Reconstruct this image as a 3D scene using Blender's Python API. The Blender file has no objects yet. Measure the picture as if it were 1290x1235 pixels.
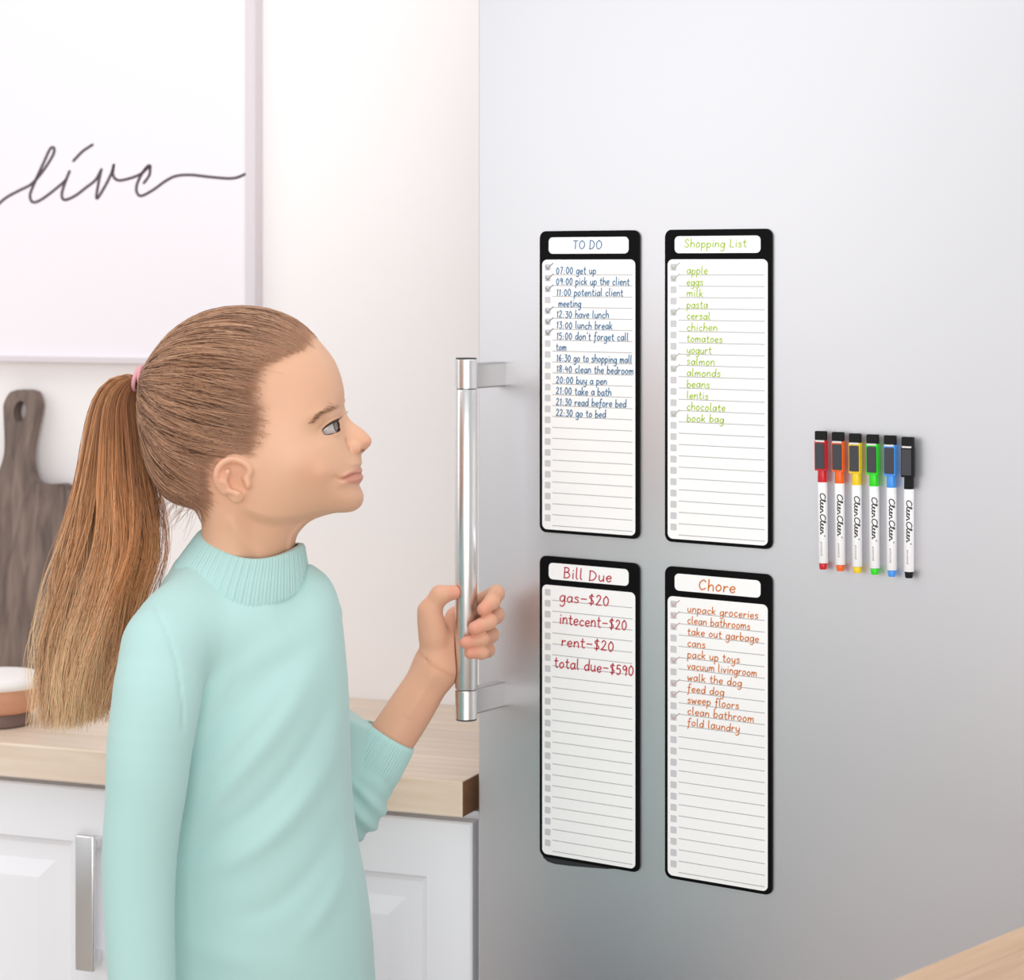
import bpy, bmesh, math, random
import numpy as np
from mathutils import Vector, Matrix

random.seed(7)
RNG = np.random.default_rng(7)
SC = bpy.context.scene
COL = SC.collection
F = 3000.0            # focal length in pixels of a 1290 px wide frame
CX, YH = 645.0, 340.0  # principal column, horizon row
CAMZ = 1.42

# ------------------------------------------------------------------ camera, light, exposure
cam = bpy.data.cameras.new('camera')
cam.sensor_fit = 'HORIZONTAL'
cam.sensor_width = 36.0
cam.lens = F / 1290.0 * 36.0
cam.shift_y = -(617.5 - YH) / 1290.0
cam.dof.use_dof = True
cam.dof.focus_distance = 2.3
cam.dof.aperture_fstop = 8.0
cam_o = bpy.data.objects.new('camera', cam)
cam_o.location = (0, 0, CAMZ)
cam_o.rotation_euler = (math.pi / 2, 0, 0)
COL.objects.link(cam_o)
SC.camera = cam_o

SC.view_settings.view_transform = 'Standard'
SC.view_settings.look = 'None'
SC.view_settings.gamma = 1.0
SC.view_settings.use_curve_mapping = False
SC.view_settings.exposure = 0.0

world = bpy.data.worlds.new('world')
world.use_nodes = True
SC.world = world
world.node_tree.nodes['Background'].inputs[0].default_value = (1.0, 1.0, 1.0, 1)
world.node_tree.nodes['Background'].inputs[1].default_value = 0.59


def area_light(name, loc, target, size, size_y, energy, color=(1, 1, 1)):
    l = bpy.data.lights.new(name, 'AREA')
    l.shape = 'RECTANGLE'
    l.size, l.size_y, l.energy, l.color = size, size_y, energy, color
    o = bpy.data.objects.new(name, l)
    o.location = loc
    o.rotation_euler = (Vector(target) - Vector(loc)).to_track_quat('-Z', 'Y').to_euler()
    COL.objects.link(o)
    return o


area_light('added_left_light', (-3.0, 1.3, 2.1), (-0.2, 2.3, 1.3), 3.2, 2.2, 23, (1.0, 0.985, 0.975))  # unseen soft light added at the left, placed to whiten the door's reflection
area_light('front_fill', (0.3, -2.2, 1.2), (-0.1, 2.5, 0.9), 3.4, 2.2, 93, (1.0, 0.99, 0.985))  # fill added behind the camera to lift cabinets and worktop, no window there
area_light('overhead_fill', (-0.2, 1.7, 3.1), (-0.15, 2.5, 0.9), 1.6, 1.2, 18, (1.0, 0.99, 0.985))  # overhead fill added to brighten wall and worktop, no fixture there


# ------------------------------------------------------------------ projection helpers (photo pixel + real depth -> metres)
def P(px, py, Y):
    return np.array([(px - CX) / F * Y, Y, CAMZ - (py - YH) / F * Y])


def srgb(r, g, b):
    def c(v):
        v /= 255.0
        return v / 12.92 if v <= 0.04045 else ((v + 0.055) / 1.055) ** 2.4
    return (c(r), c(g), c(b))


# ------------------------------------------------------------------ object helpers
def tag(o, label=None, cat=None, group=None, kind=None):
    if label: o['label'] = label
    if cat: o['category'] = cat
    if group: o['group'] = group
    if kind: o['kind'] = kind
    return o


def empty(name, loc, label, cat, group=None, rz=0.0):
    o = bpy.data.objects.new(name, None)
    o.empty_display_size = 0.05
    o.location = loc
    o.rotation_euler = (0, 0, rz)
    COL.objects.link(o)
    return tag(o, label, cat, group)


def link(name, me, parent=None, world_space=True):
    o = bpy.data.objects.new(name, me)
    COL.objects.link(o)
    if parent is not None:
        o.parent = parent
        if world_space:
            o.matrix_parent_inverse = world_matrix(parent).inverted()
    return o


def world_matrix(o):
    m = Matrix.LocRotScale(o.location, o.rotation_euler, o.scale)
    if o.parent is not None:
        m = world_matrix(o.parent) @ o.matrix_parent_inverse @ m
    return m


def mesh_np(name, verts, faces, mats, parent=None, colors=None, smooth=True, face_mat=None, world_space=True):
    me = bpy.data.meshes.new(name)
    verts = np.asarray(verts, dtype=np.float64)
    if isinstance(faces, np.ndarray):
        nf, k = faces.shape
        me.vertices.add(len(verts))
        me.vertices.foreach_set('co', verts.ravel())
        me.loops.add(nf * k)
        me.loops.foreach_set('vertex_index', faces.ravel().astype(np.int32))
        me.polygons.add(nf)
        me.polygons.foreach_set('loop_start', np.arange(0, nf * k, k, dtype=np.int32))
        me.update(calc_edges=True)
    else:
        me.from_pydata([tuple(v) for v in verts], [], faces)
        me.update()
    me.validate()
    me.polygons.foreach_set('use_smooth', np.full(len(me.polygons), smooth))
    for m in (mats if isinstance(mats, (list, tuple)) else [mats]):
        me.materials.append(m)
    if face_mat is not None:
        me.polygons.foreach_set('material_index', np.asarray(face_mat, dtype=np.int32))
    if colors is not None:
        a = me.color_attributes.new('Col', 'FLOAT_COLOR', 'POINT')
        c = np.ones((len(verts), 4), dtype=np.float32)
        c[:, :3] = colors
        a.data.foreach_set('color', c.ravel())
    return link(name, me, parent, world_space)


def bm_obj(name, bm, mats, parent=None, smooth=False, world_space=True, auto=None):
    bmesh.ops.recalc_face_normals(bm, faces=bm.faces)
    me = bpy.data.meshes.new(name)
    bm.to_mesh(me)
    bm.free()
    for m in (mats if isinstance(mats, (list, tuple)) else [mats]):
        me.materials.append(m)
    if smooth:
        me.polygons.foreach_set('use_smooth', np.full(len(me.polygons), True))
    if auto:
        me.set_sharp_from_angle(angle=math.radians(auto))
    return link(name, me, parent, world_space)


class Frame:
    """A vertical face: origin on the floor plan, s runs along it, n points out of it."""
    def __init__(self, o, ang):
        self.o = np.array(o, float)
        self.d = np.array([math.cos(ang), -math.sin(ang)])
        self.n = np.array([-math.sin(ang), -math.cos(ang)])
        self.rz = -ang

    def p(self, s, out, z):
        q = self.o + self.d * s + self.n * out
        return (q[0], q[1], z)

    def hit(self, px, py, out=0.0):
        k = (px - CX) / F
        o = self.o + self.n * out
        s = (k * o[1] - o[0]) / (self.d[0] - k * self.d[1])
        Y = o[1] + self.d[1] * s
        return s, CAMZ - (py - YH) / F * Y


def box(bm, fr, s0, s1, o0, o1, z0, z1, bev=0.0, seg=2, mat=0):
    vs = [bm.verts.new(fr.p(s, o, z)) for z in (z0, z1) for s, o in ((s0, o0), (s1, o0), (s1, o1), (s0, o1))]
    fs = [bm.faces.new([vs[i] for i in q]) for q in ((0, 1, 2, 3), (4, 5, 6, 7), (0, 1, 5, 4), (1, 2, 6, 5), (2, 3, 7, 6), (3, 0, 4, 7))]
    for f_ in fs: f_.material_index = mat
    if bev > 0:
        es = list({e for f_ in fs for e in f_.edges})
        r = bmesh.ops.bevel(bm, geom=es, offset=bev, segments=seg, profile=0.5, affect='EDGES')
        for f_ in r['faces']: f_.material_index = mat
    return vs


def round_rect(x0, x1, y0, y1, rx, ry=None, n=7):
    ry = rx if ry is None else ry
    pts = []
    for cx, cy, a0 in ((x1 - rx, y1 - ry, 0), (x0 + rx, y1 - ry, 90), (x0 + rx, y0 + ry, 180), (x1 - rx, y0 + ry, 270)):
        for i in range(n):
            a = math.radians(a0 + 90 * i / (n - 1))
            pts.append((cx + rx * math.cos(a), cy + ry * math.sin(a)))
    return pts


def slab(bm, pts, to3d, o0, o1, bev=0.0, mat=0):
    """outline pts (x, y) pushed from depth o0 to o1 through to3d(x, y, o)"""
    a = [bm.verts.new(to3d(x, y, o0)) for x, y in pts]
    b = [bm.verts.new(to3d(x, y, o1)) for x, y in pts]
    n = len(pts)
    f1 = bm.faces.new(a); f2 = bm.faces.new(b)
    f1.material_index = f2.material_index = mat
    for i in range(n):
        f_ = bm.faces.new((a[i], a[(i + 1) % n], b[(i + 1) % n], b[i])); f_.material_index = mat
    if bev > 0:
        r = bmesh.ops.bevel(bm, geom=list(f2.edges), offset=bev, segments=2, profile=0.5, affect='EDGES')
        for f_ in r['faces']: f_.material_index = mat


def cat_rom(pts, n=8, closed=False):
    pts = np.asarray(pts, float)
    if closed:
        q = np.vstack([pts[-1:], pts, pts[:2]])
    else:
        q = np.vstack([2 * pts[:1] - pts[1:2], pts, 2 * pts[-1:] - pts[-2:-1]])
    out = []
    t = np.linspace(0, 1, n, endpoint=False)[:, None]
    for i in range(1, len(q) - 2):
        p0, p1, p2, p3 = q[i - 1], q[i], q[i + 1], q[i + 2]
        out.append(0.5 * ((2 * p1) + (-p0 + p2) * t + (2 * p0 - 5 * p1 + 4 * p2 - p3) * t * t + (-p0 + 3 * p1 - 3 * p2 + p3) * t ** 3))
    out = np.vstack(out)
    if not closed:
        out = np.vstack([out, pts[-1:]])
    return out


def ribbon(bm, pts, w, to3d, o, mat=0, taper=None, thick=0.00015):
    pts = np.asarray(pts, float)
    if len(pts) < 2: return
    t = np.gradient(pts, axis=0)
    t /= np.linalg.norm(t, axis=1)[:, None] + 1e-9
    n = np.stack([-t[:, 1], t[:, 0]], 1)
    ww = np.full(len(pts), w / 2) if taper is None else w / 2 * np.asarray(taper)
    L, R = pts + n * ww[:, None], pts - n * ww[:, None]
    # rounded caps
    c0, c1 = pts[0] - t[0] * ww[0] * .8, pts[-1] + t[-1] * ww[-1] * .8
    vl = [bm.verts.new(to3d(x, y, o)) for x, y in L]
    vr = [bm.verts.new(to3d(x, y, o)) for x, y in R]
    a, b = bm.verts.new(to3d(c0[0], c0[1], o)), bm.verts.new(to3d(c1[0], c1[1], o))
    fs = [bm.faces.new((vl[i], vl[i + 1], vr[i + 1], vr[i])) for i in range(len(pts) - 1)]
    fs.append(bm.faces.new((a, vl[0], vr[0]))); fs.append(bm.faces.new((b, vr[-1], vl[-1])))
    for f_ in fs: f_.material_index = mat


def lathe(bm, prof, c, axis=(0, 0, 1), seg=40, mat=0):
    ax = Vector(axis).normalized()
    u = ax.orthogonal().normalized(); v = ax.cross(u)
    rings = []
    for r, h in prof:
        rings.append([bm.verts.new(Vector(c) + ax * h + (u * math.cos(2 * math.pi * k / seg) + v * math.sin(2 * math.pi * k / seg)) * max(r, 1e-5)) for k in range(seg)])
    for i in range(len(rings) - 1):
        for k in range(seg):
            f_ = bm.faces.new((rings[i][k], rings[i][(k + 1) % seg], rings[i + 1][(k + 1) % seg], rings[i + 1][k])); f_.material_index = mat
    for r_ in (rings[0], rings[-1]):
        f_ = bm.faces.new(r_); f_.material_index = mat


# ------------------------------------------------------------------ materials
def mat(name, color, rough=0.5, metal=0.0, bump=None, sss=0.0, vcol=False, noise=None, coat=0.0, sheen=0.0, spec=0.5, sss_rad=(0.008, 0.003, 0.0015)):
    m = bpy.data.materials.new(name)
    m.use_nodes = True
    nt = m.node_tree
    b = nt.nodes['Principled BSDF']
    b.inputs['Base Color'].default_value = (*color, 1)
    b.inputs['Roughness'].default_value = rough
    b.inputs['Metallic'].default_value = metal
    b.inputs['Specular IOR Level'].default_value = spec
    if coat: b.inputs['Coat Weight'].default_value = coat
    if sheen:
        b.inputs['Sheen Weight'].default_value = sheen
    if sss:
        b.inputs['Subsurface Weight'].default_value = sss
        b.inputs['Subsurface Radius'].default_value = (1, .35, .2)
        b.inputs['Subsurface Scale'].default_value = sss_rad[0]
    tc = nt.nodes.new('ShaderNodeTexCoord')
    if vcol:
        a = nt.nodes.new('ShaderNodeAttribute'); a.attribute_name = 'Col'
        nt.links.new(a.outputs['Color'], b.inputs['Base Color'])
    if noise:   # (scale, amount, stretch xyz)
        sc, amt, st = noise
        mp = nt.nodes.new('ShaderNodeMapping'); mp.inputs['Scale'].default_value = st
        nz = nt.nodes.new('ShaderNodeTexNoise'); nz.inputs['Scale'].default_value = sc; nz.inputs['Detail'].default_value = 4
        rp = nt.nodes.new('ShaderNodeMixRGB'); rp.blend_type = 'MIX'
        rp.inputs['Color1'].default_value = (*[c * (1 - amt) for c in color], 1)
        rp.inputs['Color2'].default_value = (*[min(1, c * (1 + amt)) for c in color], 1)
        nt.links.new(tc.outputs['Object'], mp.inputs[0]); nt.links.new(mp.outputs[0], nz.inputs['Vector'])
        nt.links.new(nz.outputs['Fac'], rp.inputs['Fac']); nt.links.new(rp.outputs[0], b.inputs['Base Color'])
    if bump:    # (scale, strength, distance, stretch)
        sc, stg, dist, st = bump
        mp = nt.nodes.new('ShaderNodeMapping'); mp.inputs['Scale'].default_value = st
        nz = nt.nodes.new('ShaderNodeTexNoise'); nz.inputs['Scale'].default_value = sc; nz.inputs['Detail'].default_value = 3
        bp = nt.nodes.new('ShaderNodeBump'); bp.inputs['Strength'].default_value = stg; bp.inputs['Distance'].default_value = dist
        nt.links.new(tc.outputs['Object'], mp.inputs[0]); nt.links.new(mp.outputs[0], nz.inputs['Vector'])
        nt.links.new(nz.outputs['Fac'], bp.inputs['Height']); nt.links.new(bp.outputs[0], b.inputs['Normal'])
    return m


def wood_mat(name, c1, c2, rz, rough=0.45, scale=1.0, staves=True, upright=False):
    """planks running along local x after turning by rz"""
    m = bpy.data.materials.new(name)
    m.use_nodes = True
    nt = m.node_tree
    b = nt.nodes['Principled BSDF']
    b.inputs['Roughness'].default_value = rough
    tc = nt.nodes.new('ShaderNodeTexCoord')
    mp0 = nt.nodes.new('ShaderNodeMapping'); mp0.inputs['Rotation'].default_value = (0, 0, -rz)
    nt.links.new(tc.outputs['Object'], mp0.inputs[0])
    mp = nt.nodes.new('ShaderNodeMapping'); mp.inputs['Scale'].default_value = (26 * scale, 26 * scale, 2.0 * scale) if upright else (2.2 * scale, 26 * scale, 26 * scale)
    nt.links.new(mp0.outputs[0], mp.inputs[0])
    nz = nt.nodes.new('ShaderNodeTexNoise'); nz.inputs['Scale'].default_value = 3; nz.inputs['Detail'].default_value = 6
    nz.inputs['Distortion'].default_value = .6
    nt.links.new(mp.outputs[0], nz.inputs['Vector'])
    rp = nt.nodes.new('ShaderNodeValToRGB')
    rp.color_ramp.elements[0].position, rp.color_ramp.elements[1].position = .3, .7
    rp.color_ramp.elements[0].color, rp.color_ramp.elements[1].color = (*c1, 1), (*c2, 1)
    nt.links.new(nz.outputs['Fac'], rp.inputs[0])
    last = rp.outputs[0]
    if staves:
        br = nt.nodes.new('ShaderNodeTexBrick')
        br.inputs['Scale'].default_value = 1; br.inputs['Brick Width'].default_value = .45; br.inputs['Row Height'].default_value = .045
        br.inputs['Mortar Size'].default_value = .0006
        br.inputs['Color1'].default_value = (1.06, 1.04, 1.0, 1); br.inputs['Color2'].default_value = (.9, .9, .9, 1); br.inputs['Mortar'].default_value = (.75, .72, .7, 1)
        nt.links.new(mp0.outputs[0], br.inputs['Vector'])
        mx = nt.nodes.new('ShaderNodeMixRGB'); mx.blend_type = 'MULTIPLY'; mx.inputs['Fac'].default_value = .8
        nt.links.new(last, mx.inputs['Color1']); nt.links.new(br.outputs['Color'], mx.inputs['Color2'])
        last = mx.outputs[0]
    nt.links.new(last, b.inputs['Base Color'])
    return m


A_FR, A_WL = math.radians(35.0), math.radians(21.2)
FR = Frame((-43 / F * 2.5, 2.5), A_FR)           # fridge door face
WL = Frame((-45 / F * 2.93, 2.93), A_WL)         # kitchen wall
ZC = CAMZ - (985 - YH) / F * 2.5                 # counter top

M = {}
M['wall'] = mat('white_paint', srgb(250, 246, 246), .8, bump=(60, .05, .001, (1, 1, 1)))
M['floor'] = wood_mat('floor_wood', srgb(190, 181, 173), srgb(168, 158, 150), 0.3, .5, .5)
M['steel'] = mat('brushed_steel', (.745, .745, .775), .46, 1.0, bump=(220, .02, .0003, (1, 1, .02)))
M['fridge_side'] = mat('grey_enamel', srgb(150, 150, 152), .5)
M['chrome'] = mat('satin_chrome', (.80, .80, .81), .27, 1.0)
M['bracket'] = mat('bracket_steel', (.50, .49, .48), .38, 1.0)
M['dark'] = mat('dark_gap', srgb(40, 40, 42), .6)
M['counter'] = wood_mat('oak_counter', srgb(222, 201, 181), srgb(236, 220, 205), -A_WL, .4)
M['endgrain'] = mat('oak_end_grain', srgb(128, 92, 62), .6, noise=(40, .25, (1, 1, 3)))
M['cabinet'] = mat('white_lacquer', srgb(244, 244, 248), .35)
M['board_black'] = mat('black_vinyl', srgb(9, 9, 10), .6, spec=.1)
M['board_white'] = mat('dry_erase_white', srgb(252, 252, 252), .3)
M['sheet'] = mat('dark_grey_lip', srgb(44, 44, 47), .6)
M['print_grey'] = mat('printed_grey_line', srgb(176, 176, 178), .5)
M['print_box'] = mat('printed_grey_box', srgb(205, 205, 209), .5)

# ------------------------------------------------------------------ the room
bm = bmesh.new()
bmesh.ops.create_grid(bm, x_segments=1, y_segments=1, size=4.5)
tag(bm_obj('floor', bm, M['floor']), kind='structure')
bm = bmesh.new()
box(bm, WL, -3.2, 1.6, -0.12, 0.0, 0.0, 2.7)
tag(bm_obj('wall_back', bm, M['wall']), kind='structure')


# ------------------------------------------------------------------ refrigerator
fridge = empty('refrigerator', FR.p(0, 0, 0), 'tall stainless steel refrigerator carrying the list boards and markers', 'refrigerator', rz=FR.rz)
FW = 0.74
bm = bmesh.new(); box(bm, FR, 0.006, FW - .006, -.40, -.062, 0.0, 1.93, .004)
bm_obj('cabinet_body', bm, M['fridge_side'], fridge)
bm = bmesh.new(); box(bm, FR, 0.0, FW, -.056, 0.0, 0.09, 1.95, .0025, 3)
bm_obj('door', bm, M['steel'], fridge, True, auto=35)
bm = bmesh.new(); box(bm, FR, 0.012, FW - .012, -.063, -.055, 0.1, 1.94)
bm_obj('door_gasket', bm, M['dark'], fridge)
bm = bmesh.new(); box(bm, FR, 0.02, FW - .02, -.07, -.02, 0.0, 0.08, .002)
bm_obj('kick_plate', bm, M['dark'], fridge)

HS = FR.hit(630, 600)[0]
HO = .06
bx_, by_, _ = FR.p(HS, HO, 0)
HB = np.array([bx_, by_])                 # bar axis on plan
HPX = CX + HB[0] / HB[1] * F


def hz(py): return CAMZ - (py - YH) / F * HB[1]


RB = .0115
hnd = None
bm = bmesh.new()
lathe(bm, [(RB - .0006, hz(868)), (RB, hz(866.5)), (RB, hz(492)), (RB - .0006, hz(490.5))], (HB[0], HB[1], 0), seg=48)
hnd = bm_obj('handle', bm, M['chrome'], fridge, True, auto=40)
for y0, y1 in ((452, 490), (869, 906)):
    bm = bmesh.new()
    a, b = hz(y1), hz(y0)
    lathe(bm, [(RB * .6, a), (RB - .001, a + .0001), (RB, a + .001), (RB, b - .001), (RB - .001, b - .0001), (RB * .6, b)], (HB[0], HB[1], 0), seg=48)
    bm_obj('end_cap', bm, M['chrome'], hnd, True, auto=40)
for y0, y1 in ((458, 490), (869, 901)):
    bm = bmesh.new()
    box(bm, FR, HS - .0075, HS + .0075, -.004, HO, hz(y1), hz(y0), .002)
    bm_obj('bracket', bm, M['bracket'], hnd)
for y0 in (452, 906):
    bm = bmesh.new()
    a = hz(y0)
    sgn = 1 if y0 < 600 else -1
    lathe(bm, [(RB * .62, a - sgn * .0012), (RB * .95, a - sgn * .0006), (RB * .93, a + sgn * .0008), (RB * .5, a + sgn * .001)], (HB[0], HB[1], 0), seg=40)
    bm_obj('end_disc', bm, M['dark'], hnd, True, auto=40)

# ------------------------------------------------------------------ stroke font
A_BOWL = "0.88,.8 .5,1 .12,.62 .18,.15 .45,0 .8,.3"
GL = {
    'a': (1.05, [A_BOWL + " .88,.8", ".9,1 .88,.35 1.0,.02"]),
    'b': (1.0, [".12,1.9 .12,.9 .1,0", ".12,.6 .5,1 .88,.6 .72,.12 .4,0 .12,.2"]),
    'c': (.92, [".82,.82 .5,1 .12,.55 .4,0 .85,.16"]),
    'd': (1.05, [A_BOWL + " .88,.7", ".92,1.9 .9,1 .92,0"]),
    'e': (.95, [".12,.5 .5,.52 .84,.66 .6,1 .22,.82 .1,.42 .4,0 .85,.2"]),
    'f': (.8, [".85,1.75 .55,1.9 .38,1.4 .34,.3 .3,-.4 .05,-.7", ".05,.95 .72,.98"]),
    'g': (1.05, [A_BOWL + " .88,.8", ".92,1 .9,.2 .86,-.45 .5,-.8 .12,-.6"]),
    'h': (1.0, [".12,1.9 .12,1 .1,0", ".12,.55 .5,1 .82,.75 .85,0"]),
    'i': (.42, [".2,1 .2,.4 .22,0", ".2,1.4 .22,1.52"]),
    'k': (.95, [".12,1.9 .12,1 .1,0", ".78,1 .45,.7 .14,.45", ".3,.58 .55,.3 .85,0"]),
    'l': (.5, [".15,1.9 .14,1 .16,.2 .4,0"]),
    'm': (1.45, [".12,1 .12,.5 .1,0", ".12,.55 .42,1 .64,.75 .66,0", ".66,.55 1.0,1 1.24,.75 1.28,0"]),
    'n': (1.0, [".12,1 .12,.5 .1,0", ".12,.55 .5,1 .82,.75 .86,0"]),
    'o': (1.0, [".5,1 .12,.62 .18,.15 .48,0 .84,.35 .8,.8 .5,1 .4,.97"]),
    'p': (1.0, [".12,1 .12,0 .1,-.8", ".12,.65 .5,1 .88,.6 .72,.12 .4,0 .12,.2"]),
    'r': (.78, [".12,1 .12,.5 .1,0", ".12,.5 .4,.92 .75,.88"]),
    's': (.85, [".74,.84 .42,1 .15,.75 .6,.45 .7,.16 .38,0 .06,.14"]),
    't': (.8, [".36,1.6 .34,.9 .36,.2 .58,0 .76,.08", ".04,1.05 .72,1.08"]),
    'u': (1.0, [".1,1 .13,.3 .42,0 .8,.35", ".82,1 .82,.4 .88,0"]),
    'v': (.9, [".05,1 .22,.5 .4,0", ".4,0 .6,.5 .82,1"]),
    'w': (1.25, [".05,1 .16,.5 .3,0", ".3,0 .45,.4 .6,.8", ".6,.8 .72,.4 .86,0", ".86,0 1.0,.5 1.15,1"]),
    'y': (1.0, [".1,1 .14,.4 .42,.12 .8,.4", ".85,1 .84,.2 .78,-.45 .42,-.8 .05,-.6"]),
    'T': (1.25, [".05,1.7 .6,1.7 1.15,1.72", ".6,1.7 .6,.8 .58,0"]),
    'O': (1.45, [".7,1.7 .2,1.3 .15,.5 .6,0 1.2,.4 1.25,1.2 .7,1.7 .6,1.68"]),
    'D': (1.35, [".15,1.7 .15,.8 .12,0", ".05,1.7 .7,1.6 1.15,.95 .75,.15 .05,0"]),
    'S': (1.15, [".98,1.5 .6,1.75 .2,1.4 .5,.95 .95,.55 .7,.05 .1,.2"]),
    'L': (1.0, [".15,1.7 .14,.8 .12,.04", ".12,.02 .5,0 .9,.04"]),
    'B': (1.15, [".15,1.7 .15,.8 .12,0", ".05,1.7 .6,1.68 .85,1.35 .6,.98 .16,.92", ".16,.92 .7,.88 1.0,.45 .7,.05 .05,0"]),
    'C': (1.25, ["1.1,1.4 .75,1.72 .25,1.3 .15,.6 .5,.02 1.1,.3"]),
    '0': (1.05, [".5,1.6 .15,1.1 .18,.4 .5,0 .85,.45 .85,1.15 .5,1.6 .42,1.56"]),
    '1': (.62, [".15,1.3 .3,1.42 .42,1.6", ".42,1.6 .38,.8 .34,0"]),
    '2': (1.0, [".12,1.25 .4,1.6 .78,1.3 .5,.6 .08,.02", ".08,.02 .5,.03 .92,.02"]),
    '3': (.95, [".1,1.58 .5,1.6 .8,1.58", ".8,1.58 .6,1.2 .38,.95", ".38,.95 .8,.8 .78,.2 .45,-.02 .08,.15"]),
    '4': (1.0, [".3,1.6 .2,1.1 .1,.7", ".1,.7 .5,.68 .95,.72", ".7,1.2 .7,.6 .68,0"]),
    '5': (.95, [".8,1.6 .5,1.6 .2,1.58", ".2,1.58 .18,1.2 .14,.92", ".14,.92 .6,1.0 .82,.55 .55,.02 .08,.14"]),
    '6': (.98, [".7,1.6 .3,1.1 .14,.45 .45,0 .84,.35 .55,.8 .18,.5"]),
    '7': (.95, [".08,1.58 .5,1.58 .88,1.58", ".88,1.58 .6,.9 .4,0"]),
    '8': (1.0, [".5,.85 .18,1.2 .5,1.6 .82,1.25 .5,.85 .15,.4 .5,0 .86,.4 .5,.85"]),
    '9': (.98, [".82,1.2 .5,1.6 .15,1.2 .42,.85 .82,1.15", ".84,1.4 .82,.7 .72,0"]),
    '$': (1.05, [".85,1.35 .5,1.5 .18,1.2 .55,.8 .86,.45 .55,.1 .12,.25", ".55,1.75 .52,.8 .5,-.15"]),
    '-': (1.15, [".12,.75 .5,.77 1.05,.75"]),
    ':': (.62, [".26,.0 .28,.14", ".26,.72 .28,.82"]),
    "'": (.4, [".25,1.9 .22,1.7 .15,1.5"]),
    ' ': (.62, []),
}
GLP = {k: (w, [np.array([[float(a) for a in q.split(',')] for q in s.split()]) for s in st]) for k, (w, st) in GL.items()}


def write(bm, text, x0, x1, ybase, xh, to3d, o, w, mat=0, jitter=.05, slant=.06, gap=.18):
    """single stroke handwriting between x0 and x1; y grows downwards"""
    tot = sum(GLP[c][0] + gap for c in text) - gap
    kx = (x1 - x0) / tot
    cur = 0.0
    for c in text:
        adv, strokes = GLP[c]
        jy, js = random.uniform(-jitter, jitter), 1 + random.uniform(-jitter, jitter)
        for st in strokes:
            q = cat_rom(st, 5) if len(st) > 2 else st
            pts = np.stack([x0 + (cur + q[:, 0] + slant * q[:, 1]) * kx, ybase - (q[:, 1] * js + jy) * xh], 1)
            ribbon(bm, pts, w, to3d, o, mat)
        cur += adv + gap


# ------------------------------------------------------------------ list boards on the door
BW, BH = .1204, .3096


def memo_board(s0, ztop, label, title, rows, checks, inkc, chkc, big=False, tip=0.0):
    root = empty('memo_board', FR.p(s0 + BW / 2, 0, ztop - BH), label, 'memo board', 'magnetic list boards on the refrigerator', FR.rz)
    kx, ky = BW / 125.5, BH / 379.0

    def t3(x, y, o):
        return FR.p(s0 + x * kx, o, ztop - y * ky)

    bm = bmesh.new(); slab(bm, round_rect(0, 125.5, 0, 379, 7.5, 8.5), t3, .0002, .0024, .0004)
    bm_obj('backing', bm, M['board_black'], root)
    if tip:
        bm = bmesh.new(); slab(bm, [(1, 330), (60, 330), (104, 378), (84, 381.6), (40, 384.5 + tip), (18, 385.5 + tip), (9, 384 + tip), (3.5, 380 + tip), (1, 372)], t3, .0001, .0006)
        bm_obj('bottom_lip', bm, M['sheet'], root)  # thin dark grey lip showing below the board's lower left edge
    bm = bmesh.new(); slab(bm, round_rect(12, 112.8, 8, 28.6, 5, 5.5), t3, .0022, .0028)
    bm_obj('title_panel', bm, M['board_white'], root)
    bm = bmesh.new(); slab(bm, round_rect(3.6, 121, 36, 375, 6, 6.5), t3, .0022, .0028)
    for k in range(24):
        yl = 54.8 + 13.7 * k
        ribbon(bm, [(17, yl), (117.5, yl)], .9, t3, .00287, 1)
        slab(bm, round_rect(7, 14.4, yl - 13.4, yl - 5.2, 1.2), t3, .0027, .00285, 0, 2)
    bm_obj('list_panel', bm, [M['board_white'], M['print_grey'], M['print_box']], root)
    ink = mat('marker_ink_' + label.split()[0], srgb(*inkc), .5)
    bm = bmesh.new()
    t, tx0, tx1, tb, txh, tw = title
    write(bm, t, tx0, tx1, tb, txh, t3, .0030, tw)
    bm_obj('title_writing', bm, ink, root)
    bm = bmesh.new()
    for i, (txt, x0, x1) in enumerate(rows):
        if big:
            write(bm, txt, x0, x1, 55.4 + 27.7 * i, 7.4, t3, .0030, 1.5)
        else:
            write(bm, txt, x0, x1, 53.6 + 13.7 * i, big if big else 5.0, t3, .0030, 1.15)
    bm_obj('list_writing', bm, ink, root)
    if checks:
        cm = mat('check_ink_' + label.split()[0], srgb(*chkc), .5)
        for r in checks:
            bm = bmesh.new()
            yl = 54.8 + 13.7 * (r - 1) - 9.6
            for dy in (0,):
                ribbon(bm, [(8.4, yl - 1.2), (10.8, yl + 3.0)], 1.3, t3, .0030)
                ribbon(bm, [(10.8, yl + 3.0), (13.5, yl - 1.0), (18.0, yl - 5.0)], 1.2, t3, .0030)
            bm_obj('check_mark', bm, cm, root)
    return root


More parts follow.
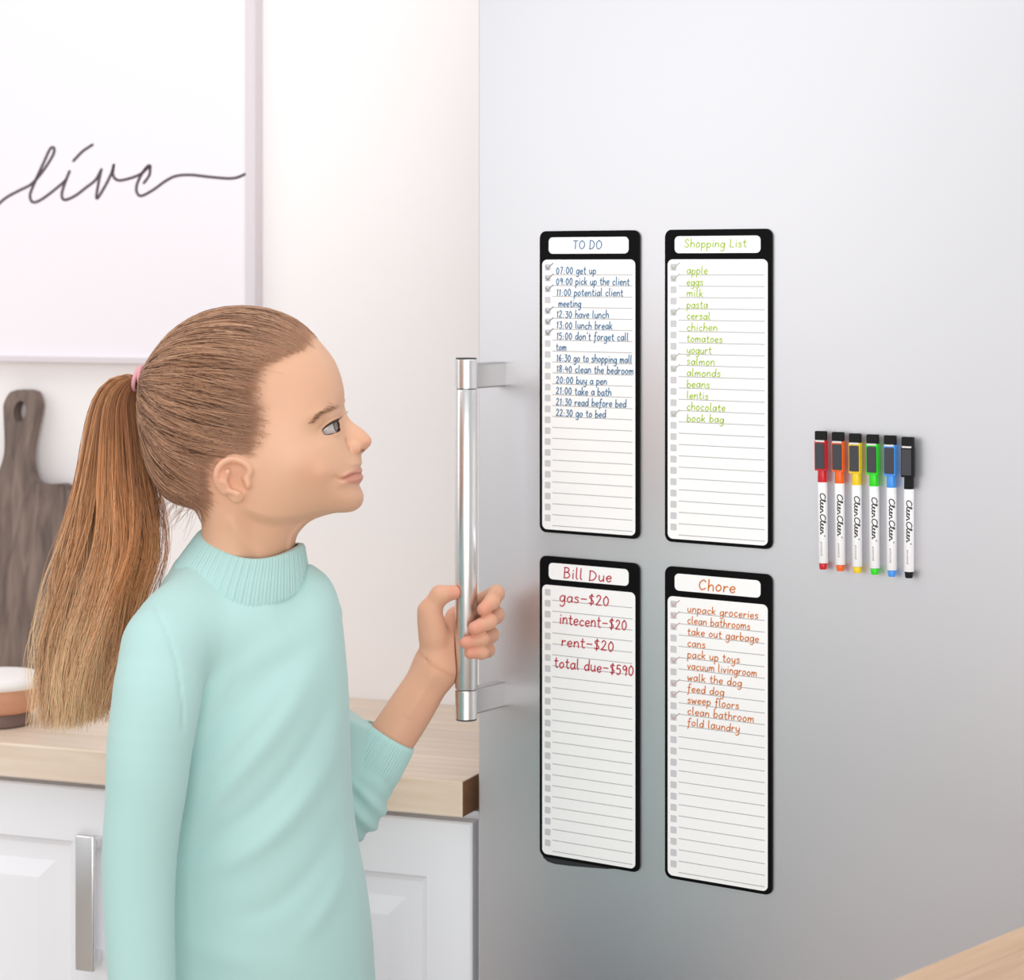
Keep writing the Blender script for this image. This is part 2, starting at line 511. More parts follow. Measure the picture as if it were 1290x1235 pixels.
sL, sR = FR.hit(681.5, 300)[0], FR.hit(839.2, 300)[0]
zt, zb = np.mean([FR.hit(687, 290.5)[1], FR.hit(845, 290.4)[1]]), np.mean([FR.hit(687, 699.4)[1], FR.hit(845.4, 714)[1]])
memo_board(sL, zt, 'black framed list board titled TO DO with blue writing, upper left of four', ('TO DO', 43, 80, 22.6, 6.2, 1.2),
           [('07:00 get up', 21.5, 72.4), ('09:00 pick up the client', 21.5, 114), ('11:00 potential client', 22, 106), ('meeting', 24.5, 53.5),
            ('12:30 have lunch', 22, 88.5), ('13:00 lunch break', 22, 92.8), ("15:00 don't forget call", 22, 112.8), ('tom', 21.5, 34.8),
            ('16:30 go to shopping mall', 22, 117), ('18:40 clean the bedroom', 22, 119), ('20:00 buy a pen', 21.5, 86), ('21:00 take a bath', 21.5, 91.6),
            ('21:30 read before bed', 21.5, 110), ('22:30 go to bed', 21.5, 84.7)], (1, 2, 3, 5, 6, 7), (60, 118, 160), (125, 125, 135))
memo_board(sR, zt, 'black framed list board titled Shopping List with lime green writing', ('Shopping List', 23.4, 96.8, 21.6, 5.6, 1.2),
           [('apple', 26.5, 51.4), ('eggs', 26.5, 46), ('milk', 26.5, 46), ('pasta', 26.5, 51.4), ('cersal', 26.5, 54.4), ('chichen', 26.5, 62.7),
            ('tomatoes', 26.5, 68.8), ('yogurt', 26.5, 55.9), ('salmon', 26.5, 59.7), ('almonds', 26.5, 66.5), ('beans', 26.5, 53.9),
            ('lentis', 26.5, 52.2), ('chocolate', 26.5, 72.2), ('book bag', 26.5, 70.5)], (1, 2, 5, 9, 10, 14), (172, 205, 62), (178, 182, 168))
memo_board(sL, zb, 'black framed list board titled Bill Due with red writing and dollar sums', ('Bill Due', 31, 92, 25.6, 7.4, 1.5),
           [('gas-$20', 25.8, 88.7), ('intecent-$20', 25.8, 110.8), ('rent-$20', 28.4, 94.7), ('total due-$590', 19, 119.2)], (), (192, 48, 66), (0, 0, 0), big=True, tip=1.0)
memo_board(sR, zb, 'black framed list board titled Chore with orange writing, lower right of four', ('Chore', 40.4, 84, 25.2, 7.2, 1.5),
           [('unpack groceries', 27.3, 110.4), ('clean bathrooms', 27.3, 101), ('take out garbage', 27.3, 111), ('cans', 27.3, 48.6), ('pack up toys', 27.3, 89),
            ('vacuum livingroom', 27.3, 108.7), ('walk the dog', 27.3, 91.4), ('feed dog', 27.3, 70.9), ('sweep floors', 27.3, 88),
            ('clean bathroom', 27.3, 105.4), ('fold laundry', 27.3, 89)], (1, 2, 3, 6, 8, 9, 11), (216, 122, 44), (200, 165, 170))

# ------------------------------------------------------------------ markers on the door
M['barrel'] = mat('white_barrel', srgb(244, 244, 246), .35)
M['eraser'] = mat('black_felt', srgb(16, 16, 18), .9)
M['magnet'] = mat('grey_magnet', srgb(62, 62, 68), .6)
M['brand_ink'] = mat('black_print', srgb(38, 38, 40), .5)
M['gloss_white'] = mat('magnet_edge_white', srgb(225, 222, 220), .4)
CURS = ["1.2,1.45 .9,1.7 .35,1.2 .2,.4 .6,0 1.2,.3 1.7,1.2 1.75,1.7 1.5,1.5 1.5,.3 1.75,0 2.1,.5 2.3,.85 2.05,.8 2.05,.2 2.4,0 2.75,.45 2.95,.85 2.7,.8 2.7,.2 3.0,.02 3.3,.5",
        "3.3,.85 3.3,.4 3.28,0", "3.3,.5 3.6,.85 3.75,.5 3.8,.05 4.05,.1"]
CURS = [np.array([[float(a) for a in q.split(',')] for q in s.split()]) for s in CURS]


def marker(px0, py0, px1, py1, rgb, label):
    s0, z0 = FR.hit(px0, py0)
    s1, z1 = FR.hit(px1, py1)
    L = math.hypot(s1 - s0, z1 - z0)
    ds, dz = (s1 - s0) / L, (z1 - z0) / L          # pointing down the pen
    k = L / 174.0                                  # one photo pixel along the pen
    R = .0047
    root = empty('marker', FR.p(s1, 0, z1), label, 'marker', 'dry erase markers on the refrigerator', FR.rz)
    co = R + .0004 + .002
    col = mat('marker_plastic', srgb(*rgb), .35)
    colb = M['eraser'] if sum(rgb) < 120 else col

    def pt(a, c, o):      # a along in px, c across in m
        return FR.p(s0 + ds * a * k - dz * c * 1.0, o, z0 + dz * a * k + ds * c)

    def cyl(nm, a0, a1, r0, r1, m_, bev=.0006, oc=co):
        bm = bmesh.new()
        p0, p1 = Vector(pt(a0, 0, oc)), Vector(pt(a1, 0, oc))
        h = (p1 - p0).length
        lathe(bm, [(r0 * .7, 0), (r0 - bev * .4, .0001), (r0, bev), (r1, h - bev), (r1 - bev * .4, h - .0001), (r1 * .7, h)], p0, p1 - p0, 28)
        return bm_obj(nm, bm, m_, root, True, auto=40)

    def bl(nm, a0, a1, w, o0, o1, m_, par, bev=.0006):
        bm = bmesh.new()
        slab(bm, round_rect(a0, a1, -w / 2, w / 2, bev / k, bev), lambda x, y, o: pt(x, y, o), o0, o1, .0005)
        return bm_obj(nm, bm, m_, par)

    brl = cyl('barrel', 64, 166, R, R, M['barrel'])
    cap = cyl('cap', 44, 65, R * .9, R * .96, colb)
    bl('cap_shell', 11.5, 49.5, .0116, co - .0002, co + .0046, colb, cap)
    bl('magnet', 15, 47, .0096, co + .0044, co + .0056, M['magnet'], cap)
    bl('magnet_band', 11.2, 13.4, .0094, co + .004, co + .0053, M['gloss_white'], cap, .0003)
    bl('eraser', 0, 11.4, .0110, co - .0002, co + .0044, M['eraser'], root)
    cyl('end_plug', 166, 174, R * .84, R * .72, colb)
    # lettering wrapped on the barrel, reading downwards
    bm = bmesh.new()

    def wrap(x, y, o):      # x along px, y across mm-ish around barrel
        th = y / R + .5
        return pt(x, R * 1.012 * math.sin(th), co + R * 1.012 * math.cos(th))
    for a0, sc in ((77, 6.4), (103.5, 6.4)):
        for st in CURS:
            q = cat_rom(st, 5)
            pts = np.stack([a0 + q[:, 0] * sc, .0024 - q[:, 1] * .0030], 1)
            pts2 = np.stack([pts[:, 0] * k, pts[:, 1]], 1)
            ribbon(bm, pts2, .00105, lambda x, y, o: wrap(x / k, -y, o), 0)
    q = cat_rom([(130.5 * k, -.0016), (131.5 * k, -.0022), (132.3 * k, -.0016), (131.5 * k, -.001), (130.5 * k, -.0016)], 5)
    ribbon(bm, q, .0004, lambda x, y, o: wrap(x / k, -y, o), 0)
    ribbon(bm, [(134.5 * k, .0030), (135.5 * k, -.0006)], .0004, lambda x, y, o: wrap(x / k, -y, o), 0)
    xs = np.linspace(139, 156, 26)
    q = np.stack([xs * k, .0016 + .0007 * np.where(np.arange(26) % 2 == 0, 1, -1)], 1)
    ribbon(bm, q, .00055, lambda x, y, o: wrap(x / k, -y, o), 0)
    bm_obj('lettering', bm, M['brand_ink'], brl)
    return root


PENS = [(1040, 542.6, 1041.4, 716.5, (208, 26, 40), 'red capped white dry erase marker, leftmost of the row'),
        (1061.5, 543.8, 1063, 718.6, (248, 105, 28), 'orange capped white dry erase marker between red and yellow'),
        (1083, 545.6, 1084.4, 721, (250, 212, 30), 'yellow capped white dry erase marker between orange and green'),
        (1105, 546.8, 1106.3, 723, (48, 225, 30), 'bright green capped white dry erase marker between yellow and blue'),
        (1127, 548, 1127.8, 725.6, (70, 155, 245), 'blue capped white dry erase marker between green and black'),
        (1149.2, 550, 1149.2, 727.4, (14, 14, 16), 'black capped white dry erase marker, rightmost of the row')]
for p in PENS: marker(*p)

# ------------------------------------------------------------------ worktop and base cabinets
SW = WL.hit(583, 985, 0)[0]
CT = .5 * 0
# distance of the counter front from the wall, taken at its right front corner
pc = np.array([(583 - CX) / F * 2.5, 2.5])
CD = float(np.dot(pc - WL.o, WL.n))
SE = float(np.dot(pc - WL.o, WL.d))          # right end of the counter
TH = (1031 - 985) / F * 2.5
counter = None
bm = bmesh.new(); box(bm, WL, -2.2, SE, 0.001, CD, ZC - TH, ZC, .002)
bm.faces.ensure_lookup_table()
for f_ in bm.faces:
    nrm = f_.normal if f_.normal.length else Vector((0, 0, 1))
    f_.normal_update()
    if f_.normal.dot(Vector((WL.d[0], WL.d[1], 0))) > .7 or f_.normal.dot(Vector((WL.d[0], WL.d[1], 0))) < -.7:
        f_.material_index = 1
counter = bm_obj('worktop', bm, [M['counter'], M['endgrain']])
tag(counter, 'light oak kitchen worktop running behind the girl along the wall', 'worktop')


def cabinet(s0, s1, label, handle_px=None):
    fo = CD - .022
    ztop = ZC - TH - .006
    root = empty('base_cabinet', WL.p((s0 + s1) / 2, fo / 2, 0), label, 'cabinet', 'white base cabinets under the worktop', WL.rz)
    bm = bmesh.new(); box(bm, WL, s0, s1, .004, fo - .021, .1, ztop + .004)
    bm_obj('carcass', bm, M['cabinet'], root)
    bm = bmesh.new(); box(bm, WL, s0 + .01, s1 - .01, .01, fo - .07, 0, .1)
    bm_obj('plinth', bm, M['cabinet'], root)
    a, b, z0, z1 = s0 + .0015, s1 - .0015, .105, ztop - .004
    # framed door: outer slab, recessed field, bevelled raised panel, all one mesh of stepped rings
    bm = bmesh.new()
    rings = [(0, fo - .020), (0, fo - .002), (.002, fo), (.052, fo), (.055, fo - .0035), (.060, fo - .006), (.078, fo - .006), (.098, fo - .001), (.101, fo - .001)]
    prev = None
    for ins, o in rings:
        tp = ins + (.009 if ins > .01 else 0)
        vs = [bm.verts.new(WL.p(s, o, z)) for s, z in ((a + ins, z0 + ins), (b - ins, z0 + ins), (b - ins, z1 - tp), (a + ins, z1 - tp))]
        if prev:
            for i in range(4): bm.faces.new((prev[i], prev[(i + 1) % 4], vs[(i + 1) % 4], vs[i]))
        else:
            bm.faces.new(vs)
        prev = vs
    bm.faces.new(prev)
    door = bm_obj('door', bm, M['cabinet'], root)
    if handle_px:
        u0, u1, v0, v1 = handle_px
        sa, zb_ = WL.hit(u0, v1, fo + .02)
        sb, zt_ = WL.hit(u1, v0, fo + .02)
        bm = bmesh.new(); box(bm, WL, sa, sb, fo + .020, fo + .027, zb_, zt_, .0025, 3)
        for zz in (zb_ + .012, zt_ - .012):
            box(bm, WL, sa + .004, sb - .004, fo - .002, fo + .022, zz - .006, zz + .006, .001)
        bm_obj('handle', bm, M['chrome'], door, True, auto=40)
    return root


s_a = WL.hit(596, 1050, CD - .022)[0]
s_b = WL.hit(146, 1050, CD - .022)[0]
cabinet(s_b, s_a, 'white panelled base cabinet right of the girl beside the refrigerator')
cabinet(s_b - .45, s_b - .002, 'white panelled base cabinet with chrome bar handle left of the girl', (98, 122, 1052, 1221))

# ------------------------------------------------------------------ framed print on the wall
M['frame'] = mat('frame_white', srgb(224, 216, 221), .5)
M['print'] = mat('print_paper', srgb(246, 241, 247), .6)
M['print_ink'] = mat('print_ink', srgb(92, 78, 90), .6)
pr_s1, pr_z0 = WL.hit(322, 461, .02)
pr_si, _ = WL.hit(310, 461, .02)
_, pr_zi = WL.hit(322, 455, .02)
pr_s0 = pr_s1 - .72
pr_z1 = pr_z0 + .68
fw = pr_s1 - pr_si
prn = empty('framed_print', WL.p((pr_s0 + pr_s1) / 2, 0, pr_z0), 'white framed print with the word live in dark script on the wall', 'wall art', rz=WL.rz)
bm = bmesh.new()
box(bm, WL, pr_s1 - fw, pr_s1, .001, .022, pr_z0, pr_z1, .001)
box(bm, WL, pr_s0, pr_s0 + fw, .001, .022, pr_z0, pr_z1, .001)
box(bm, WL, pr_s0 + fw, pr_s1 - fw, .001, .022, pr_z0, pr_z0 + .008, .001)
box(bm, WL, pr_s0 + fw, pr_s1 - fw, .001, .022, pr_z1 - .014, pr_z1, .001)
bm_obj('frame', bm, M['frame'], prn)
bm = bmesh.new(); box(bm, WL, pr_s0 + fw * .5, pr_s1 - fw * .5, .003, .014, pr_z0 + .004, pr_z1 - .008)
bm_obj('print', bm, M['print'], prn)
bm = bmesh.new()
LIVE = ["-140,420 -60,345 20,300 85,265 150,190 200,110 206,72 185,76 150,150 100,260 76,330 95,365 150,342 240,272 276,238",
        "291,195 265,260 248,325 265,352 320,330 380,285 430,245 462,190", "463,185 447,260 437,345 480,282 518,205 530,160",
        "530,160 525,215 550,245 600,240 670,215 712,180 728,172 715,168 682,210 655,270 655,312 680,330 740,300 810,250 870,222 950,217 1050,228 1150,236 1200,230 1242,212",
        "727,174 722,218 692,262", "310,142 360,90 416,52"]


def live3(x, y, o):
    s, z = WL.hit(20 + x / 4.3, 170 + y / 4.3, .0145)
    return WL.p(s, .0143, z)


for st in LIVE:
    q = cat_rom([[float(a) for a in w.split(',')] for w in st.split()], 8)
    ribbon(bm, q, 15.5, live3, 0)
bm_obj('script_lettering', bm, M['print_ink'], prn)

# ------------------------------------------------------------------ cutting board leaning on the wall
M['walnut'] = wood_mat('grey_walnut', srgb(136, 117, 107), srgb(88, 73, 67), 0.0, .6, 1.0, False, True)
s_c, z_top = WL.hit(23, 493, .03)
hgt = z_top - ZC
half = WL.hit(97, 700, .03)[0] - s_c


def cb3(x, y, o):       # x across, y up from the counter
    lean = .062 * (1 - y / hgt) + .004
    return WL.p(s_c + x, lean + o, ZC + .0012 + y)


hw = WL.hit(44, 520, .03)[0] - s_c
hn = WL.hit(38.5, 560, .03)[0] - s_c
ysh = hgt - (WL.hit(23, 493, .03)[1] - WL.hit(23, 609, .03)[1])
right = [(half * .86, 0), (half, .015), (half * .985, ysh - .03), (half * .93, ysh - .006), (half * .8, ysh + .001), (half * .5, ysh - .001),
         (hn + .010, ysh + .006), (hn + .001, ysh + .028), (hn, ysh + .05), (hw * .97, hgt - .032), (hw, hgt - .018), (hw * .72, hgt - .004), (hw * .3, hgt)]
curve = cat_rom(np.array(right), 5)
outl = [tuple(p) for p in curve] + [(-p[0], p[1]) for p in curve[::-1]]
bm = bmesh.new()
hole = [(.0095 * math.cos(2 * math.pi * k / 24), hgt - .028 + .014 * math.sin(2 * math.pi * k / 24)) for k in range(24)]
for o in (0, .018):
    ov = [bm.verts.new(cb3(x, y, o)) for x, y in outl]
    hv = [bm.verts.new(cb3(x, y, o)) for x, y in hole]
    es = [bm.edges.new((ov[i], ov[(i + 1) % len(ov)])) for i in range(len(ov))] + [bm.edges.new((hv[i], hv[(i + 1) % 24])) for i in range(24)]
    bmesh.ops.triangle_fill(bm, use_beauty=True, use_dissolve=False, edges=es)
    if o == 0: ov0, hv0 = ov, hv
for va, vb in ((ov0, ov), (hv0, hv)):
    n_ = len(va)
    for i in range(n_): bm.faces.new((va[i], va[(i + 1) % n_], vb[(i + 1) % n_], vb[i]))
tag(bm_obj('cutting_board', bm, M['walnut']), 'dark grey-brown wooden paddle cutting board with holed handle leaning on the wall', 'cutting board')

# ------------------------------------------------------------------ bowl on the worktop
M['bowl'] = mat('bowl_wood', srgb(206, 150, 120), .55, noise=(30, .15, (1, 1, 3)))
M['bowl_white'] = mat('bowl_cloth', srgb(245, 240, 238), .8)
M['bowl_foot'] = mat('bowl_foot', srgb(120, 98, 92), .6)
Yb = (CAMZ - ZC) * F / (912 - YH)
c3 = P(-2, 912, Yb); c3[2] = ZC + .0003
kk = Yb / F
bowl = empty('bowl', tuple(c3), 'small brown bowl with white rim and dark foot on the worktop behind the ponytail', 'bowl')
bm = bmesh.new(); lathe(bm, [(36 * kk, 0), (41 * kk, 1 * kk), (42 * kk, 8 * kk), (40 * kk, 16 * kk), (34 * kk, 17 * kk)], c3, seg=48)
bm_obj('foot', bm, M['bowl_foot'], bowl, True, auto=50)
bm = bmesh.new(); lathe(bm, [(38 * kk, 16 * kk), (45 * kk, 18 * kk), (50 * kk, 24 * kk), (53 * kk, 36 * kk), (55 * kk, 49 * kk), (50 * kk, 50 * kk)], c3, seg=48)
bm_obj('body', bm, M['bowl'], bowl, True, auto=50)
bm = bmesh.new(); lathe(bm, [(50 * kk, 48 * kk), (56 * kk, 48.5 * kk), (59 * kk, 53 * kk), (58 * kk, 59 * kk), (50 * kk, 63 * kk), (30 * kk, 65 * kk), (0, 66 * kk)], c3, seg=48)
bm_obj('rim', bm, M['bowl_white'], bowl, True, auto=60)

# ------------------------------------------------------------------ table in the near right corner
e1 = np.array([.1144, .1294]); e1 /= np.linalg.norm(e1)
e2 = np.array([e1[1], -e1[0]])
p_far = np.array([.3997, 1.931]) + e1 * .085
TBL = Frame(p_far - e1 * .75, math.atan2(-e1[1], e1[0]))
M['table'] = wood_mat('oak_table', srgb(196, 160, 128), srgb(214, 182, 152), math.atan2(e1[1], e1[0]), .5)
tb = empty('table', (*((p_far - e1 * .37 + e2 * .3)), 0), 'light wooden table whose corner shows at the lower right of the picture', 'table')
bm = bmesh.new(); box(bm, TBL, 0, .75, 0, .6, ZC - .035, ZC, .003)
bm_obj('tabletop', bm, M['table'], tb)
for a in (.03, .68):
    for b_ in (.03, .53):
        bm = bmesh.new(); box(bm, TBL, a, a + .04, b_, b_ + .04, 0, ZC - .034, .003)
        bm_obj('leg', bm, M['table'], tb)

#@@GIRL
# ================================================================== the girl
YG = 2.28                    # her mid plane
KG = YG / F                  # metres per photo pixel on it


# ---- field tools
def smin(a, b, k):
    h = np.clip(.5 + .5 * (b - a) / k, 0, 1)
    return b * (1 - h) + a * h - k * h * (1 - h)


def smax(a, b, k): return -smin(-a, -b, k)


def sstep(a, b, x):
    t = np.clip((x - a) / (b - a), 0, 1)
    return t * t * (3 - 2 * t)


def inside(U, V, poly):
    r = np.zeros(U.shape, bool)
    n = len(poly)
    for i in range(n):
        x0, y0 = poly[i]; x1, y1 = poly[(i + 1) % n]
        if y0 == y1: continue
        r ^= ((y0 > V) != (y1 > V)) & (U < (x1 - x0) * (V - y0) / (y1 - y0) + x0)
    return r


def seg_dist(U, V, poly, closed=True):
    d = np.full(U.shape, 1e9)
    n = len(poly)
    for i in range(n if closed else n - 1):
        a = poly[i]; b = poly[(i + 1) % n]
        e = (b[0] - a[0], b[1] - a[1])
        L = e[0] ** 2 + e[1] ** 2 + 1e-12
        t = np.clip(((U - a[0]) * e[0] + (V - a[1]) * e[1]) / L, 0, 1)
        d = np.minimum(d, (U - a[0] - t * e[0]) ** 2 + (V - a[1] - t * e[1]) ** 2)
    return np.sqrt(d)


def sdf2(U, V, poly):
    d = seg_dist(U, V, poly)
    return np.where(inside(U, V, poly), -d, d)


def blur(a, s):
    r = int(3 * s) + 1
    k = np.exp(-.5 * (np.arange(-r, r + 1) / s) ** 2); k /= k.sum()
    for ax in (0, 1):
        p = np.pad(a, [(r, r) if i == ax else (0, 0) for i in (0, 1)], mode='edge')
        o = np.zeros_like(a)
        for i, w in enumerate(k):
            o += w * (p[i:i + a.shape[0], :] if ax == 0 else p[:, i:i + a.shape[1]])
        a = o
    return a


def poisson(mask, it=160):
    p = np.zeros(mask.shape)
    if min(mask.shape) > 24:
        c = poisson(mask[::2, ::2], it) * 4
        p = np.repeat(np.repeat(c, 2, 0), 2, 1)[:mask.shape[0], :mask.shape[1]] * mask
        if p.shape != mask.shape:
            q = np.zeros(mask.shape); q[:p.shape[0], :p.shape[1]] = p; p = q
    m = mask.astype(float)
    for _ in range(it):
        q = np.pad(p, 1)
        p = m * (.25 * (q[:-2, 1:-1] + q[2:, 1:-1] + q[1:-1, :-2] + q[1:-1, 2:]) + .25)
    return p


def inflate(U, V, poly, step):
    """squared half thickness (in px^2) over the plane: smooth, zero on the outline, negative outside"""
    s = sdf2(U, V, poly)
    m = s < 0
    p = poisson(m) * step * step * 4
    d = np.maximum(-s, step * .6)
    q = np.where(m, p / d, 0)
    w = m.astype(float)
    num, den = blur(q, 3), blur(w, 3)
    n2, d2 = blur(q, 12), blur(w, 12)
    qq = np.where(den > .02, num / np.maximum(den, 1e-6), np.where(d2 > 1e-3, n2 / np.maximum(d2, 1e-6), 60.0))
    h1 = -qq * s
    t = sstep(3 * step, 10 * step, -s)
    return h1 * (1 - t) + p * t, s


def capsule(X, Y, Z, a, b, ra, rb):
    a = np.asarray(a); b = np.asarray(b); e = b - a
    t = np.clip(((X - a[0]) * e[0] + (Y - a[1]) * e[1] + (Z - a[2]) * e[2]) / (e @ e), 0, 1)
    return np.sqrt((X - a[0] - t * e[0]) ** 2 + (Y - a[1] - t * e[1]) ** 2 + (Z - a[2] - t * e[2]) ** 2) - (ra + (rb - ra) * t)


def ball(X, Y, Z, c, r): return np.sqrt((X - c[0]) ** 2 + (Y - c[1]) ** 2 + (Z - c[2]) ** 2) - r


def ellip(X, Y, Z, c, r):
    k = np.sqrt(((X - c[0]) / r[0]) ** 2 + ((Y - c[1]) / r[1]) ** 2 + ((Z - c[2]) / r[2]) ** 2)
    return (k - 1) * min(r)


def surface_nets(G, org, h):
    """vertices and quads on the zero level of a grid field"""
    S = G < 0
    nx, ny, nz = G.shape
    c = np.zeros((nx - 1, ny - 1, nz - 1), np.int8)
    for i in (0, 1):
        for j in (0, 1):
            for k in (0, 1):
                c += S[i:nx - 1 + i, j:ny - 1 + j, k:nz - 1 + k]
    I, J, K = np.nonzero((c > 0) & (c < 8))
    idx = np.full(c.shape, -1, np.int64)
    idx[I, J, K] = np.arange(len(I))
    acc = np.zeros((len(I), 3)); cnt = np.zeros(len(I))
    cor = [(i, j, k) for i in (0, 1) for j in (0, 1) for k in (0, 1)]
    for a in range(8):
        for b in range(a + 1, 8):
            A, B = cor[a], cor[b]
            if sum(abs(x - y) for x, y in zip(A, B)) != 1: continue
            va = G[I + A[0], J + A[1], K + A[2]]; vb = G[I + B[0], J + B[1], K + B[2]]
            x = (va < 0) != (vb < 0)
            t = va[x] / (va[x] - vb[x])
            acc[x] += np.array(A) + t[:, None] * (np.array(B) - np.array(A)); cnt[x] += 1
    v = acc / cnt[:, None] + np.stack([I, J, K], 1)
    v = np.asarray(org) + v * h
    quads = []
    for ax in range(3):
        sl0 = [slice(1, -1)] * 3; sl1 = [slice(1, -1)] * 3
        sl0[ax] = slice(0, G.shape[ax] - 1); sl1[ax] = slice(1, G.shape[ax])
        a_, b_ = S[tuple(sl0)], S[tuple(sl1)]
        off = [1, 1, 1]; off[ax] = 0
        for flip, mk in ((False, a_ & ~b_), (True, ~a_ & b_)):
            i, j, k = np.nonzero(mk)
            p = [i + off[0], j + off[1], k + off[2]]
            o1, o2 = [q for q in range(3) if q != ax]
            if ax == 1: o1, o2 = o2, o1
            def g(d1, d2):
                q = [p[0].copy(), p[1].copy(), p[2].copy()]
                q[o1] = q[o1] - d1; q[o2] = q[o2] - d2
                return idx[q[0], q[1], q[2]]
            Q = np.stack([g(1, 1), g(0, 1), g(0, 0), g(1, 0)], 1)
            quads.append(Q[:, ::-1] if flip else Q)
    q = np.vstack(quads)
    return v, q[(q >= 0).all(1)]


def trilin(G, org, h, pts):
    g = (pts - np.asarray(org)) / h
    sh = np.array(G.shape) - 1.001
    g = np.clip(g, 0, sh)
    i = g.astype(int); f = g - i
    r = 0
    for a in (0, 1):
        for b in (0, 1):
            for c in (0, 1):
                w = (f[..., 0] if a else 1 - f[..., 0]) * (f[..., 1] if b else 1 - f[..., 1]) * (f[..., 2] if c else 1 - f[..., 2])
                r = r + w * G[i[..., 0] + a, i[..., 1] + b, i[..., 2] + c]
    return r


def strands(pts, rad, col, sides=3):
    """many thin tapered tubes: pts (N,K,3), rad (N,K), col (N,K,3)"""
    N, K, _ = pts.shape
    t = np.gradient(pts, axis=1); t /= np.linalg.norm(t, axis=2, keepdims=True) + 1e-12
    ref = np.array([.13, -1.0, .21]); ref /= np.linalg.norm(ref)
    u = np.cross(t, ref); u /= np.linalg.norm(u, axis=2, keepdims=True) + 1e-9
    w = np.cross(t, u)
    vs = []
    for s in range(sides):
        a = 2 * math.pi * s / sides
        vs.append(pts + (u * math.cos(a) + w * math.sin(a)) * rad[..., None])
    v = np.stack(vs, 2).reshape(-1, 3)
    base = (np.arange(N)[:, None] * K + np.arange(K - 1)[None, :]) * sides
    fs = []
    for s in range(sides):
        s2 = (s + 1) % sides
        fs.append(np.stack([base + s, base + s2, base + sides + s2, base + sides + s], -1).reshape(-1, 4))
    return v, np.vstack(fs), np.repeat(col.reshape(-1, 3), sides, 0)


def join(parts):
    vs, fs, cs, n = [], [], [], 0
    for v, f, c in parts:
        vs.append(v); fs.append(f + n); cs.append(np.broadcast_to(c, (len(v), 3))); n += len(v)
    return np.vstack(vs), np.vstack(fs), np.vstack(cs)


def gauss(U, V, u, v, su, sv=None, rot=0.0):
    sv = su if sv is None else sv
    du, dv = U - u, V - v
    c, s = math.cos(rot), math.sin(rot)
    return np.exp(-.5 * (((du * c + dv * s) / su) ** 2 + ((-du * s + dv * c) / sv) ** 2))


# ---- materials
M['skin'] = mat('skin', (.8, .55, .42), .52, sss=.12, vcol=True, spec=.35, sss_rad=(.006,))
M['hair'] = mat('hair', (.4, .25, .15), .42, vcol=True, spec=.4)
M['knit'] = mat('mint_knit', srgb(180, 216, 212), .85, bump=(900, .12, .0006, (1, 1, 1.6)), sheen=.25, spec=.2)
M['eye'] = mat('eye', (.9, .9, .9), .08, vcol=True)
M['lash'] = mat('lash', srgb(66, 46, 34), .7)
M['tie'] = mat('pink_elastic', srgb(226, 164, 172), .8)
M['trousers'] = mat('blue_denim', srgb(70, 88, 120), .85)
M['shoe'] = mat('white_canvas', srgb(225, 225, 225), .7)

# ---- outlines traced on her mid plane
HEAD = [(180, 477), (189.4, 455.5), (208, 429), (229.4, 410), (253.5, 396.9), (280, 390), (304, 388), (333.6, 390.3), (357.6, 396.9), (379, 407.6), (395, 422), (408.4, 436.8),
        (420.4, 453), (428.4, 471.5), (432.4, 487.5), (433.6, 498), (432.6, 508), (432.2, 517), (434, 530), (438, 545), (443.5, 560), (449, 571), (452.6, 575), (455, 579.5), (455.8, 584),
        (454, 588.2), (455.9, 591.6), (456.3, 594.5), (454.6, 596.3), (457.2, 599.2), (457.3, 603), (455, 607.2), (452.5, 611.2), (455, 616.5), (458, 624), (457.3, 632.2), (452.8, 639.5), (444.8, 644.2),
        (434.8, 645.6), (423.4, 646), (410.5, 648.9), (397.5, 653.3), (388, 659), (380, 667), (374, 676), (371, 690), (372, 715), (378, 745), (380, 790), (236, 790), (240, 745), (248, 700), (254, 672), (255, 655),
        (250, 642), (229.4, 635.8), (210.7, 626.4), (197.4, 607.7), (186.7, 583.7), (180, 551.6), (177, 519.6), (178, 490)]
NOSE = [(424, 508), (431.6, 515), (436.2, 524), (446, 533.2), (457.2, 541.3), (465.2, 549.4), (468, 554.8), (466.6, 561), (461, 566.8), (454.2, 571.4), (448, 576), (439, 572), (431, 559), (426, 541), (422, 524)]
HAIRLINE = [(397, 421), (386, 438), (366, 448), (349, 455), (335, 472), (330, 492), (333, 512), (335, 532), (332, 552), (325, 566), (319, 573), (312, 574), (305, 574), (290, 572), (276, 577),
            (267, 592), (265, 612), (268, 632), (262, 648), (252, 662)]
HAIRREG = HAIRLINE + [(225, 668), (140, 600), (140, 430), (250, 360), (404, 372), (404, 412)]

def near(pts, y):
    """photo points that lie y metres nearer than her mid plane, moved onto the mid plane"""
    p = np.asarray(pts, float); k = (YG - np.asarray(y, float)) / YG
    return np.stack([CX + (p[:, 0] - CX) * k, YH + (p[:, 1] - YH) * k], 1)


HAIRLINE = near(HAIRLINE, [.012, .026, .042, .050, .060, .064, .066, .067, .068, .068, .068, .068, .068, .068, .068, .068, .066, .062, .054, .042])
HAIRREG = [tuple(p) for p in HAIRLINE] + [(225, 664), (140, 600), (140, 430), (250, 360), (404, 372), (404, 410)]

